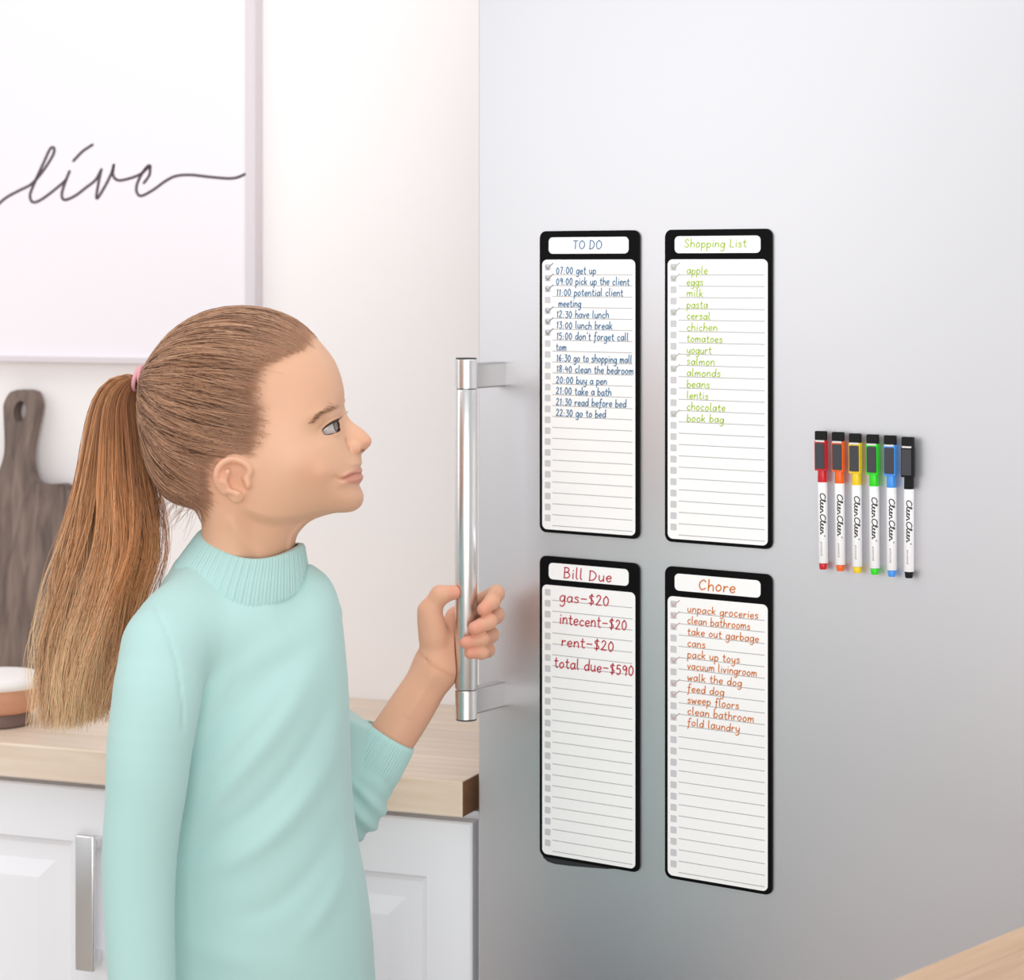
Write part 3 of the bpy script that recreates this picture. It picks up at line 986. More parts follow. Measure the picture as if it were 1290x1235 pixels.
ST = 1.5                                    # head grid step in photo pixels
h = ST * KG
us = np.arange(160, 484, ST); vs_ = np.arange(792, 374, -ST)
U, V = np.meshgrid(us, vs_, indexing='ij')
HP, sH = inflate(U, V, cat_rom(HEAD, 4, True), ST)
KH = .735
H = np.sign(HP) * np.sqrt(np.abs(HP)) * KH * KG
H = H / (1 + (np.abs(H) / .094) ** 4) ** .25
ins = sstep(1, 9, -sH)
fd = np.zeros_like(U)
fd -= .0075 * gauss(U, V, 412, 537, 11, 10)                 # socket
fd += .0022 * gauss(U, V, 410, 517, 12, 5, -.35)            # brow
fd += .0040 * gauss(U, V, 392, 580, 22, 20)                 # cheek
fd += .0030 * gauss(U, V, 414, 590, 8, 9)
fd -= .0040 * gauss(U, V, 352, 512, 22, 26)                 # temple
fd -= .0022 * gauss(U, V, 422, 600, 5, 6)                   # mouth corner
fd += .0015 * gauss(U, V, 414, 604, 6, 10)
ml = cat_rom(np.vstack([near([(424.0, 598.0), (427.5, 600.6), (433, 600.8), (440, 598.4), (449, 595.2)], [.029, .026, .022, .015, .007]), [(458, 595.4)]]), 5)
fd -= .0036 * np.exp(-(seg_dist(U, V, ml, False) / 1.6) ** 2) * sstep(420, 429, U)
fd += .0022 * np.exp(-(seg_dist(U, V, [(436, 604.5), (446, 602.5), (456, 602)], False) / 3.2) ** 2)
fd += .0020 * np.exp(-(seg_dist(U, V, [(438, 595), (446, 591.5), (455, 590.5)], False) / 2.4) ** 2)
fd -= .0018 * gauss(U, V, 442, 612, 9, 4)                   # under the lip
fd += .0030 * gauss(U, V, 443, 630, 12, 10)                 # chin
jaw = cat_rom([(298, 622), (318, 638), (346, 649), (374, 650), (398, 648), (424, 645)], 5)
below = sstep(-9, 9, V - np.interp(U, jaw[:, 0], jaw[:, 1])) * sstep(300, 330, U) * (1 - sstep(395, 425, U))
fd -= .0085 * below                                          # throat set in from the jaw
fd += .0022 * np.exp(-(seg_dist(U, V, [(300, 650), (330, 690), (352, 735)], False) / 8) ** 2)   # neck muscle
H2 = np.where(H > 0, np.maximum(H + fd * ins, H * .2), H)
hq = np.sign(H2) * H2 ** 2
gx, gz = np.gradient(hq, h)
g2 = gx ** 2 + gz ** 2
ymax = .096
ys = np.arange(-ymax, ymax + h, h)
X0 = (us[0] - CX) * KG; Z0 = CAMZ - (vs_[0] - YH) * KG
ORG = np.array([X0, YG - ymax, Z0])
X = ((us - CX) * KG)[:, None, None].astype(np.float32)
YR = ys[None, :, None].astype(np.float32)                   # offset from mid plane
Z = (CAMZ - (vs_ - YH) * KG)[None, None, :].astype(np.float32)
AY = np.abs(YR)


def field2(hq, g2):
    return ((AY ** 2 - hq[:, None, :]) / np.sqrt(4 * AY ** 2 + g2[:, None, :] + 1e-6)).astype(np.float32)


def uv(u, v, y=0.0): return ((u - CX) * KG, y, CAMZ - (v - YH) * KG)


G = field2(hq, g2)
# nose
NP_, sN = inflate(U, V, cat_rom(NOSE, 4, True), ST)
kn = .62 + .16 * sstep(530, 560, V)
nq = NP_ * (kn * KG) ** 2
nx_, nz_ = np.gradient(nq, h)
G = smin(G, np.maximum(field2(nq, nx_ ** 2 + nz_ ** 2), ((sN - 7) * KG)[:, None, :].astype(np.float32)), .0080)
G = smin(G, ellip(X, AY, Z, uv(446.0, 563.2, .0108), (.0078, .0058, .0064)), .0025)
G = smax(G, -ellip(X, AY, Z, uv(456.5, 568.3, .0055), (.0042, .0024, .0019)), .0015)      # nostril
G = smax(G, -(capsule(X, AY, Z, uv(437.5, 556, .0190), uv(438.5, 569, .0185), .0022, .0020)), .004)   # wing crease
# eyes
EC, ER = (*near([(409.5, 540.2)], .040)[0], .0325), .0112
UPL = near([(401, 547.4), (405, 542.6), (411, 537.4), (418, 533.0), (426, 529.8)], .042)
LOL = near([(427, 544.4), (420, 546.4), (412, 547.9), (405, 548.3)], .042)
WEDGE = cat_rom(np.vstack([UPL, near([(431, 539)], .03), LOL]), 4, True)
lid = ball(X, AY, Z, uv(*EC), ER + .0013)
G = smin(G, lid, .0045)
wd = sdf2(U, V, WEDGE)[:, None, :] * KG
G = smax(G, -smax(wd.astype(np.float32), ball(X, AY, Z, uv(*EC), ER + .0030), .0004), .0006)
# fold of the upper lid
lf0 = cat_rom(near([(400, 542.5), (406, 536.5), (413, 531), (421, 526.8), (428, 524.5)], .042), 4)
G = G + (.0009 * np.exp(-(seg_dist(U, V, lf0, False) / 1.3) ** 2))[:, None, :].astype(np.float32)
G_face = G.copy()
# ears
EAR = cat_rom([(309, 611), (317, 598), (314, 586), (305, 578.5), (293, 575.5), (281, 579), (273, 588), (270.5, 600), (273, 612), (279, 622), (288, 630), (297, 634), (305, 631), (311, 622)], 4, True)
EAR = near(EAR, .072)
EK = (YG - .072) / YG


def eu(p): return tuple(near([p], .072)[0])


se = sdf2(U, V, EAR)
back = sstep(312, 258, U)
HS_ = blur(H2, 5)
ye = HS_ + .0010 + .0135 * back


def hs(p):
    i_ = int(round((p[0] - us[0]) / ST)); j_ = int(round((vs_[0] - p[1]) / ST))
    return float(HS_[i_, j_])


bowl_ = .0105 * gauss(U, V, *eu((301, 606)), 8, 9) + .0040 * gauss(U, V, *eu((296, 588)), 9, 4, -.3)
plate = smax(np.abs(AY - (ye - bowl_)[:, None, :]) - .0026, (se + 2.5)[:, None, :] * KG, .003)
rim = cat_rom([(310, 603), (315, 595), (312, 586.5), (304, 581), (293, 578.5), (282.5, 582), (275.5, 590), (273.5, 601), (276, 611), (282, 620)], 4)
rim = near(rim, .072)
er = None
for i in range(0, len(rim) - 1):
    a, b = rim[i], rim[i + 1]
    ya, yb = [float(hs(p) + .0022 + .0145 * sstep(312, 258, np.array(p[0]))) for p in (a, b)]
    c_ = capsule(X[:, :, :], AY, Z, uv(a[0], a[1], ya), uv(b[0], b[1], yb), .0030, .0030)
    er = c_ if er is None else np.minimum(er, c_)
plate = smin(plate, er, .003)
ah = None
for a, b in (((288, 594), (284, 606)), ((284, 606), (289, 618)), ((289, 618), (300, 622))):
    c_ = capsule(X, AY, Z, uv(*eu(a), hs(eu(a)) + .0082), uv(*eu(b), hs(eu(b)) + .0070), .0026, .0026)
    ah = c_ if ah is None else np.minimum(ah, c_)
plate = smin(plate, ah, .005)
plate = smin(plate, ellip(X, AY, Z, uv(*eu((298, 627.5)), hs(eu((298, 627.5))) + .0050), (.0058, .0036, .0048)), .004)
plate = smin(plate, ellip(X, AY, Z, uv(*eu((312.5, 609.5)), hs(eu((312.5, 609.5))) + .0025), (.0030, .0042, .0050)), .003)
G = smin(G, plate, .0045)

# scalp is a little below the combed hair
sR_ = sdf2(U, V, HAIRREG)                     # negative in the hair
G_skin = G + (.0035 * sstep(-2, -24, sR_))[:, None, :].astype(np.float32)
v_, q_ = surface_nets(G_skin, ORG, h)
hu = v_[:, 0] / KG + CX; hv = (CAMZ - v_[:, 2]) / KG + YH
hy = np.abs(v_[:, 1] - YG)
SKIN = np.array(srgb(226, 178, 147)); LIP = np.array(srgb(206, 132, 122)); BROWN = np.array(srgb(138, 100, 74)); ROSE = np.array(srgb(226, 158, 132))
PALE = np.array(srgb(232, 190, 161))


def mixc(c, d, w): return c * (1 - w[:, None]) + np.asarray(d) * w[:, None]


hc = np.broadcast_to(SKIN, (len(v_), 3)).copy()
hc = mixc(hc, PALE, .5 * gauss(hu, hv, 385, 575, 30, 30))
hc = mixc(hc, ROSE, .35 * gauss(hu, hv, 398, 590, 16, 14) + .35 * gauss(hu, hv, 462, 556, 7, 7) + .3 * gauss(hu, hv, 283, 597, 22, 26))
lips = near([(427, 601), (434, 597.5), (443, 592.6), (451, 589.2), (462, 588), (463, 610), (452, 609), (443, 607.4), (434, 604.6)], [.026, .02, .013, .006, 0, 0, .006, .013, .02])
lw = sstep(1.2, -1.2, sdf2(hu, hv, lips)) * sstep(.042, .034, hy)
hc = mixc(hc, LIP, .65 * lw)
hc = mixc(hc, np.array(srgb(150, 84, 74)), .55 * np.exp(-(seg_dist(hu, hv, ml, False) / 1.0) ** 2) * sstep(.042, .034, hy))
hc = mixc(hc, np.array(srgb(130, 80, 66)), .8 * gauss(hu, hv, 457.5, 568, 3, 1.8) * (hy < .012))
eyed = np.sqrt((v_[:, 0] - uv(*EC)[0]) ** 2 + (hy - EC[2]) ** 2 + (v_[:, 2] - uv(*EC)[2]) ** 2)
hc = mixc(hc, np.array(srgb(112, 78, 66)), sstep(1.0, -.8, sdf2(hu, hv, WEDGE)) * (eyed < ER + .0035))
hw_ = sstep(12, -28, sdf2(hu, hv, HAIRREG)) * (1 - sstep(.066, .070, hy) * (seg_dist(hu, hv, EAR) < 60) * inside(hu, hv, EAR))
hc = mixc(hc, BROWN, .92 * hw_)
brow = cat_rom(near([(396, 532), (402, 525.8), (409, 520.6), (417, 516.4), (426, 511.8)], [.046, .044, .041, .035, .02]), 5)
hc = mixc(hc, np.array(srgb(150, 106, 74)), .34 * np.exp(-(seg_dist(hu, hv, brow, False) / 2.4) ** 2) * (hy > .006))
head_mesh = (v_, q_, hc)

# ------------------------------------------------------------------ arms and torso as fields (coarser)
h2 = .0024
x0, x1 = P(108, 0, YG)[0], P(545, 0, YG)[0]
z0, z1 = .592, P(0, 636, YG)[2]
y0, y1 = 2.06, 2.52
xs = np.arange(x0, x1, h2); yy = np.arange(y0, y1, h2); zs = np.arange(z0, z1, h2)
BX = xs[:, None, None].astype(np.float32); BY = yy[None, :, None].astype(np.float32); BZ = zs[None, None, :].astype(np.float32)
BU = (xs / KG + CX); BV = (CAMZ - zs) / KG + YH
UU, VV = np.meshgrid(BU, BV, indexing='ij')
TORSO = [(226, 702), (212, 722), (196, 748), (180, 785), (172, 830), (168, 900), (172, 1000), (178, 1100), (176, 1180), (172, 1260), (170, 1330), (170, 1420), (180, 1470), (326, 1480), (472, 1470), (482, 1420), (478, 1330), (475, 1270), (472, 1225), (469, 1180), (462, 1120),
         (451, 1062), (445, 1020), (442, 970), (440.5, 920), (439, 870), (435, 820), (430, 775), (424, 748), (414, 729), (402, 718), (388, 711), (374, 724), (352, 744), (310, 744), (268, 734), (244, 714)]
TP, sT = inflate(UU, VV, cat_rom(TORSO, 4, True), h2 / KG)
TH_ = np.sign(TP) * np.sqrt(np.abs(TP)) * .70 * KG
fold = np.zeros_like(UU)


def ridge(pts, amp, wid):
    global fold
    c = cat_rom(pts, 5)
    d = np.full(UU.shape, 1e9); w = np.zeros(UU.shape)
    for i_ in range(len(c) - 1):
        dd = seg_dist(UU, VV, c[i_:i_ + 2], False)
        m_ = dd < d
        d = np.where(m_, dd, d); w = np.where(m_, math.sin(math.pi * (i_ + .7) / len(c)) ** .8, w)
    fold = fold + 1.35 * amp * blur(np.exp(-(d / wid) ** 2) * w, 1.5)


# soft drag folds running from the far shoulder and chest down to the near armpit and waist
ridge([(246, 1010), (290, 972), (340, 920), (380, 868), (408, 815)], .0042, 13)
ridge([(262, 1040), (310, 1010), (362, 965), (404, 908), (428, 850)], -.0026, 9)
ridge([(280, 1062), (330, 1040), (380, 1000), (418, 950), (436, 905)], .0040, 12)
ridge([(262, 925), (300, 880), (345, 838), (400, 800)], -.0022, 12)
ridge([(255, 890), (285, 850), (330, 812), (380, 785)], .0024, 11)
ridge([(300, 1120), (360, 1105), (410, 1060), (440, 1005)], -.0020, 11)
ridge([(248, 930), (275, 905), (305, 850), (318, 812)], -.0020, 8)
ridge([(244, 958), (282, 938), (330, 890), (362, 850)], .0022, 8)
ridge([(232, 1060), (262, 1040), (290, 1010)], -.0030, 8)
ridge([(390, 1150), (425, 1110), (446, 1060)], .0028, 9)
ridge([(240, 1150), (300, 1165), (380, 1175)], .0012, 16)
TH2 = np.where(TH_ > 0, np.maximum(TH_ + fold * sstep(2, 16, -sT), TH_ * .3), TH_)
tq = np.sign(TH2) * TH2 ** 2
tx, tz = np.gradient(tq, h2)
BA = np.abs(BY - YG)
T = ((BA ** 2 - tq[:, None, :]) / np.sqrt(4 * BA ** 2 + (tx ** 2 + tz ** 2)[:, None, :] + 1e-6)).astype(np.float32)


def chain(X, Y, Z, pts, k=.002):
    r = None
    for (a, ra), (b, rb) in zip(pts[:-1], pts[1:]):
        c = capsule(X, Y, Z, a, b, ra, rb)
        r = c if r is None else (smin(r, c, k) if k > 0 else np.minimum(r, c))
    return r


def smooth_chain(pts, n=3):
    q = cat_rom(np.array([[*p, r] for p, r in pts]), n)
    return [(p[:3], p[3]) for p in q]


NEAR = [(P(224, 800, 2.210), .0340), (P(203, 845, 2.176), .0385), (P(193, 910, 2.160), .0388), (P(183, 1000, 2.152), .0352), (P(175, 1105, 2.148), .0318), (P(179, 1240, 2.140), .0290), (P(190, 1370, 2.130), .0265), (P(193, 1392, 2.128), .0262)]
NA = chain(BX, BY, BZ, smooth_chain(NEAR, 4), 0)
dA = .0016 * np.sin((BZ * 70 + BX * 38)) * sstep(.86, .98, BZ) * sstep(1.12, 1.0, BZ)
NA = NA + dA * .35
kk_ = (.006 + .022 * sstep(1.0, 1.13, BZ)).astype(np.float32)
T = smin(T, capsule(BX, BY, BZ, P(304, 790, YG - .030), P(232, 812, 2.205), .050, .034), .02)
T = smin(T, capsule(BX, BY, BZ, P(318, 790, YG + .030), P(388, 778, 2.350), .050, .034), .02)
T = smin(T, capsule(BX, BY, BZ, P(254, 754, 2.248), P(207, 812, 2.186), .034, .035), .016)
T = smin(T, NA, kk_)
FAR = [(P(388, 752, 2.350), .040), (P(414, 820, 2.395), .037), (P(426, 930, 2.420), .035), (P(437, 1018, 2.425), .0345), (P(460, 977, 2.425), .0318), (P(477, 949, 2.427), .0278), (P(488, 930, 2.428), .0268), (P(510, 893, 2.430), .026)]
FA = chain(BX, BY, BZ, smooth_chain(FAR), 0)
ax_f = P(488, 930, 2.428) - P(455, 985, 2.425); ax_f /= np.linalg.norm(ax_f)
cf = P(490, 927, 2.428)
al = (BX - cf[0]) * ax_f[0] + (BY - cf[1]) * ax_f[1] + (BZ - cf[2]) * ax_f[2]
FA = FA + .0022 * np.sin(al * 260 + BX * 120) * sstep(-.16, -.12, al) * sstep(-.045, -.062, al)
T = smin(T, smax(FA, al.astype(np.float32), .004), .005)
T = smin(smax(T, (.606 - BZ).astype(np.float32), .006), NA, .004)
# shoulder seam of the near sleeve
seam = cat_rom([(214, 742), (232, 766), (246, 800), (254, 840), (258, 884)], 6)
sd_ = seg_dist(UU, VV, seam, False)
T = T + ((.0020 * np.exp(-(sd_ / 1.8) ** 2))[:, None, :] * (BY < YG)).astype(np.float32)
ORG2 = np.array([xs[0], yy[0], zs[0]])
tv, tf = surface_nets(T, ORG2, h2)

person = None
# ---- hand that holds the bar
HBX, HBY = HB


def hp(px, py, d):         # pixel at the bar, d metres behind (+) or before (-) its axis
    return P(px, py, HBY + d)


h3 = .00095
hx = np.arange(P(446, 0, HBY)[0], P(650, 0, HBY)[0], h3)
hyy = np.arange(HBY - .050, HBY + .055, h3)
hzz = np.arange(P(0, 985, HBY)[2], P(0, 722, HBY)[2], h3)
X3 = hx[:, None, None].astype(np.float32); Y3 = hyy[None, :, None].astype(np.float32); Z3 = hzz[None, None, :].astype(np.float32)
bar = np.sqrt((X3 - HBX) ** 2 + (Y3 - HBY) ** 2) - RB
ARM = [(hp(466, 968, -.004), .0235), (hp(500, 920, -.002), .0240), (hp(527, 878, .002), .0228), (hp(546, 846, .006), .0205)]
A3 = chain(X3, Y3, Z3, smooth_chain(ARM), 0)
WR = hp(549, 838, .008)
palm = None
MCP = [hp(574, 777, .0235), hp(576, 790, .0245), hp(575, 805, .0245), hp(571, 820, .0235)]
for m_, r in zip(MCP, (.0100, .0102, .0098, .0092)):
    c_ = capsule(X3, Y3, Z3, WR, m_, .0145, r)
    palm = c_ if palm is None else smin(palm, c_, .010)
palm = smin(palm, capsule(X3, Y3, Z3, hp(551, 842, .001), hp(543, 786, -.003), .0165, .0120), .012)      # thenar
palm = smin(palm, capsule(X3, Y3, Z3, hp(560, 842, .006), hp(567, 812, .010), .0130, .0115), .010)       # heel
hand = smin(A3, palm, .014)
TMB = [(hp(546, 800, -.002), .0125), (hp(541, 770, -.004), .0112), (hp(554, 750, -.006), .0092), (hp(572, 746.5, -.008), .0074)]
hand = smin(hand, chain(X3, Y3, Z3, TMB, .005), .009)
FING = [
    [(MCP[0], .0098), (hp(602, 760, .0255), .0086), (hp(625, 748, .0100), .0084), (hp(620, 758, -.0080), .0078), (hp(609, 768, -.0165), .0066)],
    [(MCP[1], .0100), (hp(602, 771, .0270), .0088), (hp(624, 775, .0110), .0088), (hp(616, 783, -.0120), .0080), (hp(598, 792, -.0205), .0070)],
    [(MCP[2], .0096), (hp(601, 797, .0265), .0084), (hp(618, 800, .0110), .0080), (hp(607, 805, -.0125), .0074), (hp(587, 810, -.0195), .0064)],
    [(MCP[3], .0090), (hp(600, 817, .0250), .0076), (hp(614, 819, .0100), .0074), (hp(607, 822, -.0110), .0068), (hp(592, 823, -.0180), .0058)]]
fing = None
for fg in FING:
    c_ = chain(X3, Y3, Z3, fg, .0035)
    hand = smin(hand, c_, .0022)
hand = smax(hand, -(bar - .0003), .0010)          # skin pressed flat against the bar
# tendons and wrist crease
hand = hand - (.0010 * np.exp(-((capsule(X3, Y3, Z3, hp(515, 900, -.024), hp(545, 850, -.016), .001, .001)) / .0035) ** 2)).astype(np.float32)
hand = hand + (.0012 * np.exp(-(capsule(X3, Y3, Z3, hp(537, 832, -.014), hp(566, 850, -.006), .0004, .0004) / .0016) ** 2)).astype(np.float32)
hv_, hf_ = surface_nets(hand, np.array([hx[0], hyy[0], hzz[0]]), h3)
ph = np.stack([hv_[:, 0] / hv_[:, 1] * F + CX, (CAMZ - hv_[:, 2]) / hv_[:, 1] * F + YH], 1)
hcol = np.broadcast_to(np.array(srgb(222, 170, 141)), (len(hv_), 3)).copy()
for fg in FING + [TMB]:
    tip = fg[-1][0]
    d = np.linalg.norm(hv_ - tip, axis=1)
    hcol = mixc(hcol, np.array(srgb(226, 150, 128)), .6 * sstep(.013, .006, d))
    kn_ = fg[-2][0]
    hcol = mixc(hcol, np.array(srgb(222, 156, 128)), .35 * sstep(.011, .004, np.linalg.norm(hv_ - kn_, axis=1)))
hcol = mixc(hcol, np.array(srgb(206, 146, 118)), .5 * np.exp(-(seg_dist(ph[:, 0], ph[:, 1], [(524, 818), (545, 838), (570, 852)], False) / 3) ** 2))
hand_mesh = (hv_, hf_, hcol)

# ---- hidden trunk under the knit, near hand below the frame, legs
bv, bf = surface_nets((T + .009)[::2, ::2, ::2], ORG2, h2 * 2)
SK = np.broadcast_to(SKIN, (len(bv), 3))
wr2 = NEAR[-1][0]
h4 = .002
gx_ = np.arange(wr2[0] - .06, wr2[0] + .07, h4); gy_ = np.arange(wr2[1] - .05, wr2[1] + .05, h4); gz_ = np.arange(wr2[2] - .16, wr2[2] + .06, h4)
X4 = gx_[:, None, None]; Y4 = gy_[None, :, None]; Z4 = gz_[None, None, :]


def w4(dx, dy, dz): return wr2 + np.array([dx, dy, dz])


nh = capsule(X4, Y4, Z4, w4(-.004, 0, .035), w4(.002, 0, -.02), .017, .016)
for i, (dx, L) in enumerate(((.024, .062), (.008, .070), (-.008, .066), (-.022, .054))):
    kx_ = w4(dx * .9 + .004, 0, -.075)
    nh = smin(nh, capsule(X4, Y4, Z4, w4(dx * .3, 0, -.02), kx_, .014, .0095), .010)
    nh = smin(nh, chain(X4, Y4, Z4, [(kx_, .0088), (w4(dx + .006, .006, -.075 - L * .5), .0076), (w4(dx + .006, .018, -.075 - L), .0062)], .003), .0025)
nh = smin(nh, chain(X4, Y4, Z4, [(w4(.012, .006, -.025), .013), (w4(.034, .012, -.055), .009), (w4(.038, .012, -.085), .007)], .004), .008)
nv, nf = surface_nets(nh, np.array([gx_[0], gy_[0], gz_[0]]), h4)
bc = P(325, 0, YG)[0]
body = join([head_mesh, (bv, bf, SK), hand_mesh, (nv, nf, np.broadcast_to(SKIN, (len(nv), 3)))])
person = mesh_np('person', body[0], body[1], M['skin'], None, body[2])
tag(person, 'girl in mint knit turtleneck with long blonde ponytail, gripping the refrigerator handle and looking up', 'person')

sweater = mesh_np('sweater', tv, tf, M['knit'], person)

# ---- ribbed collar and cuff
def rib_tube(name, rings, nrib, amp, parent, nseg=360, thick=.003):
    """rings: list of functions of angle giving a 3D point; ribs displace outward"""
    th = np.linspace(0, 2 * math.pi, nseg, endpoint=False)
    R = []
    for c, a, b, lift in rings:
        pts = c[None, :] + np.cos(th)[:, None] * a[None, :] + np.sin(th)[:, None] * b[None, :]
        nrm = np.cos(th)[:, None] * a[None, :] / np.linalg.norm(a) + np.sin(th)[:, None] * b[None, :] / np.linalg.norm(b)
        nrm /= np.linalg.norm(nrm, axis=1)[:, None]
        up = np.array([0, 0, 1.0])
        R.append((pts + lift[1] * up[None, :] * (np.sin(th) ** 2)[:, None], nrm, lift[0]))
    rows = []
    rib = np.abs(np.sin(th * nrib / 2.0)) ** .7
    for pts, nrm, aw in R:
        rows.append(pts + nrm * (amp * aw * rib)[:, None])
    top, ntop, _ = R[-1]
    rows.append(top - ntop * thick)
    rows.append(R[-2][0] - R[-2][1] * (thick + .001))
    v = np.vstack(rows)
    n = nseg
    f_ = []
    i = np.arange(n)
    for r in range(len(rows) - 1):
        f_.append(np.stack([r * n + i, r * n + (i + 1) % n, (r + 1) * n + (i + 1) % n, (r + 1) * n + i], 1))
    return mesh_np(name, v, np.vstack(f_), M['knit'], parent)


def ell(px0, py0, px1, py1, depth, dip):
    a = P(px0, py0, YG); b = P(px1, py1, YG)
    return (a + b) / 2, (b - a) / 2, np.array([0, depth, 0.0]), dip


rings = []
key = [(221, 717, 388, 739, .0690, -.0245), (225, 708, 386.5, 729, .0700, -.0220), (234, 695, 385, 714, .0670, -.0175), (246, 679, 382.5, 699, .0615, -.0150), (255, 667.5, 380.5, 685.5, .0575, -.0135)]
kk2 = cat_rom(np.array(key), 6)
for i, r in enumerate(kk2):
    t = i / (len(kk2) - 1)
    c, a, b, dip = ell(*r[:5], r[5])
    rings.append((c, a, b, (float(sstep(0, .18, np.array(t)) * (1 - .5 * sstep(.93, 1, np.array(t)))), dip)))
collar = rib_tube('collar', rings, 104, .0027, sweater)

# cuff along the far forearm
axu = ax_f
n1 = np.cross(axu, [0, 1, 0]); n1 /= np.linalg.norm(n1)
n2 = np.cross(axu, n1)
rings = []
for t, r, aw in ((-.050, .0285, 0.), (-.044, .0312, .6), (-.030, .0312, 1), (-.015, .0302, 1), (-.003, .0292, 1), (.0015, .0280, .6)):
    c = cf + axu * t
    rings.append((c, n1 * r, n2 * r * .95, (aw, 0.0)))
rib_tube('cuff', rings, 56, .0013, sweater, 240, .003)

# ------------------------------------------------------------------ eyes, lashes, brows
for sg in (-1, 1):
    ec = np.array(uv(*EC)); ec[1] = YG + sg * EC[2]
    gaze = np.array([.93, -.20, .24]); gaze /= np.linalg.norm(gaze)
    nu, nv2 = 48, 32
    th = np.linspace(0, 2 * math.pi, nu, endpoint=False); phi = np.linspace(0.0, math.pi, nv2)
    pts, cols = [], []
    e1_ = np.cross(gaze, [0, 0, 1]); e1_ /= np.linalg.norm(e1_); e2_ = np.cross(gaze, e1_)
    for p_ in phi:
        for t_ in th:
            r = ER + .0007 * max(0, 1 - (p_ / .52) ** 2)
            pts.append(ec + r * (gaze * math.cos(p_) + (e1_ * math.cos(t_) + e2_ * math.sin(t_)) * math.sin(p_)))
            cols.append(srgb(24, 20, 20) if p_ < .19 else (srgb(116, 110, 104) if p_ < .44 else (srgb(58, 54, 56) if p_ < .54 else srgb(196, 187, 183))))
    fs = [(i * nu + j, i * nu + (j + 1) % nu, (i + 1) * nu + (j + 1) % nu, (i + 1) * nu + j) for i in range(nv2 - 1) for j in range(nu)]
    mesh_np('eye', pts, np.array(fs), M['eye'], person, np.array(cols))
    # lash line and lashes on the upper lid edge
    up = cat_rom(UPL[:, :] + np.array([0, -.2]), 6)
    rr = ER + .0019
    L3 = []
    for u_, v2 in up:
        p_ = np.array(uv(u_, v2)); dx, dz_ = p_[0] - ec[0], p_[2] - ec[2]
        yy_ = math.sqrt(max(rr * rr - dx * dx - dz_ * dz_, 1e-8))
        L3.append(np.array([p_[0], ec[1] + sg * yy_, p_[2]]))
    L3 = np.array(L3)
    tubes = [strands(L3[None], np.linspace(.0005, .0011, len(L3))[None], np.zeros((1, len(L3), 3)), 6)]
    n_l = 34
    root_i = np.linspace(1, len(L3) - 1.01, n_l)
    i0 = root_i.astype(int); fr_ = (root_i - i0)[:, None]
    rp_ = L3[i0] * (1 - fr_) + L3[np.minimum(i0 + 1, len(L3) - 1)] * fr_
    out = rp_ - ec; out /= np.linalg.norm(out, axis=1)[:, None]
    dirn = out * .6 + np.array([.65, 0, .25]); dirn /= np.linalg.norm(dirn, axis=1)[:, None]
    ts = np.linspace(0, 1, 5)[None, :, None]
    lp = rp_[:, None, :] + dirn[:, None, :] * ts * .0055 + np.array([0, 0, .0022]) * ts ** 2
    tubes.append(strands(lp, np.broadcast_to(np.linspace(.00022, .00006, 5), (n_l, 5)), np.zeros((n_l, 5, 3))))
    lo = cat_rom(np.vstack([UPL[:1], LOL[::-1][:3]]), 5)
    L4 = []
    for u_, v2 in lo:
        p_ = np.array(uv(u_, v2)); dx, dz_ = p_[0] - ec[0], p_[2] - ec[2]
        L4.append([p_[0], ec[1] + sg * math.sqrt(max((ER + .0014) ** 2 - dx * dx - dz_ * dz_, 1e-8)), p_[2]])
    L4 = np.array(L4)
    tubes.append(strands(L4[None], np.full((1, len(L4)), .0003), np.zeros((1, len(L4), 3)), 6))
    lv, lf, _ = join(tubes)
    mesh_np('eyelashes', lv, lf, M['lash'], person)


def on_side(u_, v2, sg, off=0.0):
    """point of the head surface seen straight from the side at photo position (u, v)"""
    u_ = np.asarray(u_, float); v2 = np.asarray(v2, float)
    yg = np.linspace(-.002, ymax - .002, 120)
    x_ = (u_ - CX) * KG; z_ = CAMZ - (v2 - YH) * KG
    pts = np.stack([np.repeat(x_[:, None], 120, 1), np.broadcast_to(YG - yg, (len(u_), 120)), np.repeat(z_[:, None], 120, 1)], -1)
    g = trilin(G_face, ORG, h, pts)
    neg = g < 0
    k = 119 - np.argmax(neg[:, ::-1], 1)
    y_ = np.where(neg.any(1), yg[np.minimum(k, 119)], 0)
    return np.stack([x_, YG + sg * (y_ + off), z_], -1)


BROWC = np.array(srgb(164, 122, 90))
for sg in (-1, 1):
    n_b = 110
    t = RNG.random(n_b) ** .9
    bi = np.minimum((t * (len(brow) - 1)).astype(int), len(brow) - 2)
    base = brow[bi] + (brow[bi + 1] - brow[bi]) * RNG.random((n_b, 1)) + RNG.normal(0, 1, (n_b, 2)) * (.4 + 1.1 * t[:, None])
    dr = np.stack([-6.0 + RNG.normal(0, 1, n_b), 1.5 - 4.5 * t + RNG.normal(0, 1, n_b)], 1)
    K = 4
    pts = np.zeros((n_b, K, 3))
    for k in range(K):
        q = base + dr * k / (K - 1)
        pts[:, k] = on_side(q[:, 0], q[:, 1], sg, .0004 + .0003 * k / 3)
    ok = np.abs(pts[:, :, 1] - YG).min(1) > .006
    ev, ef, ecx = strands(pts[ok], np.broadcast_to(np.linspace(.00024, .00008, K), (ok.sum(), K)), np.broadcast_to(BROWC, (ok.sum(), K, 3)))
    mesh_np('eyebrow', ev, ef, M['hair'], person, ecx)

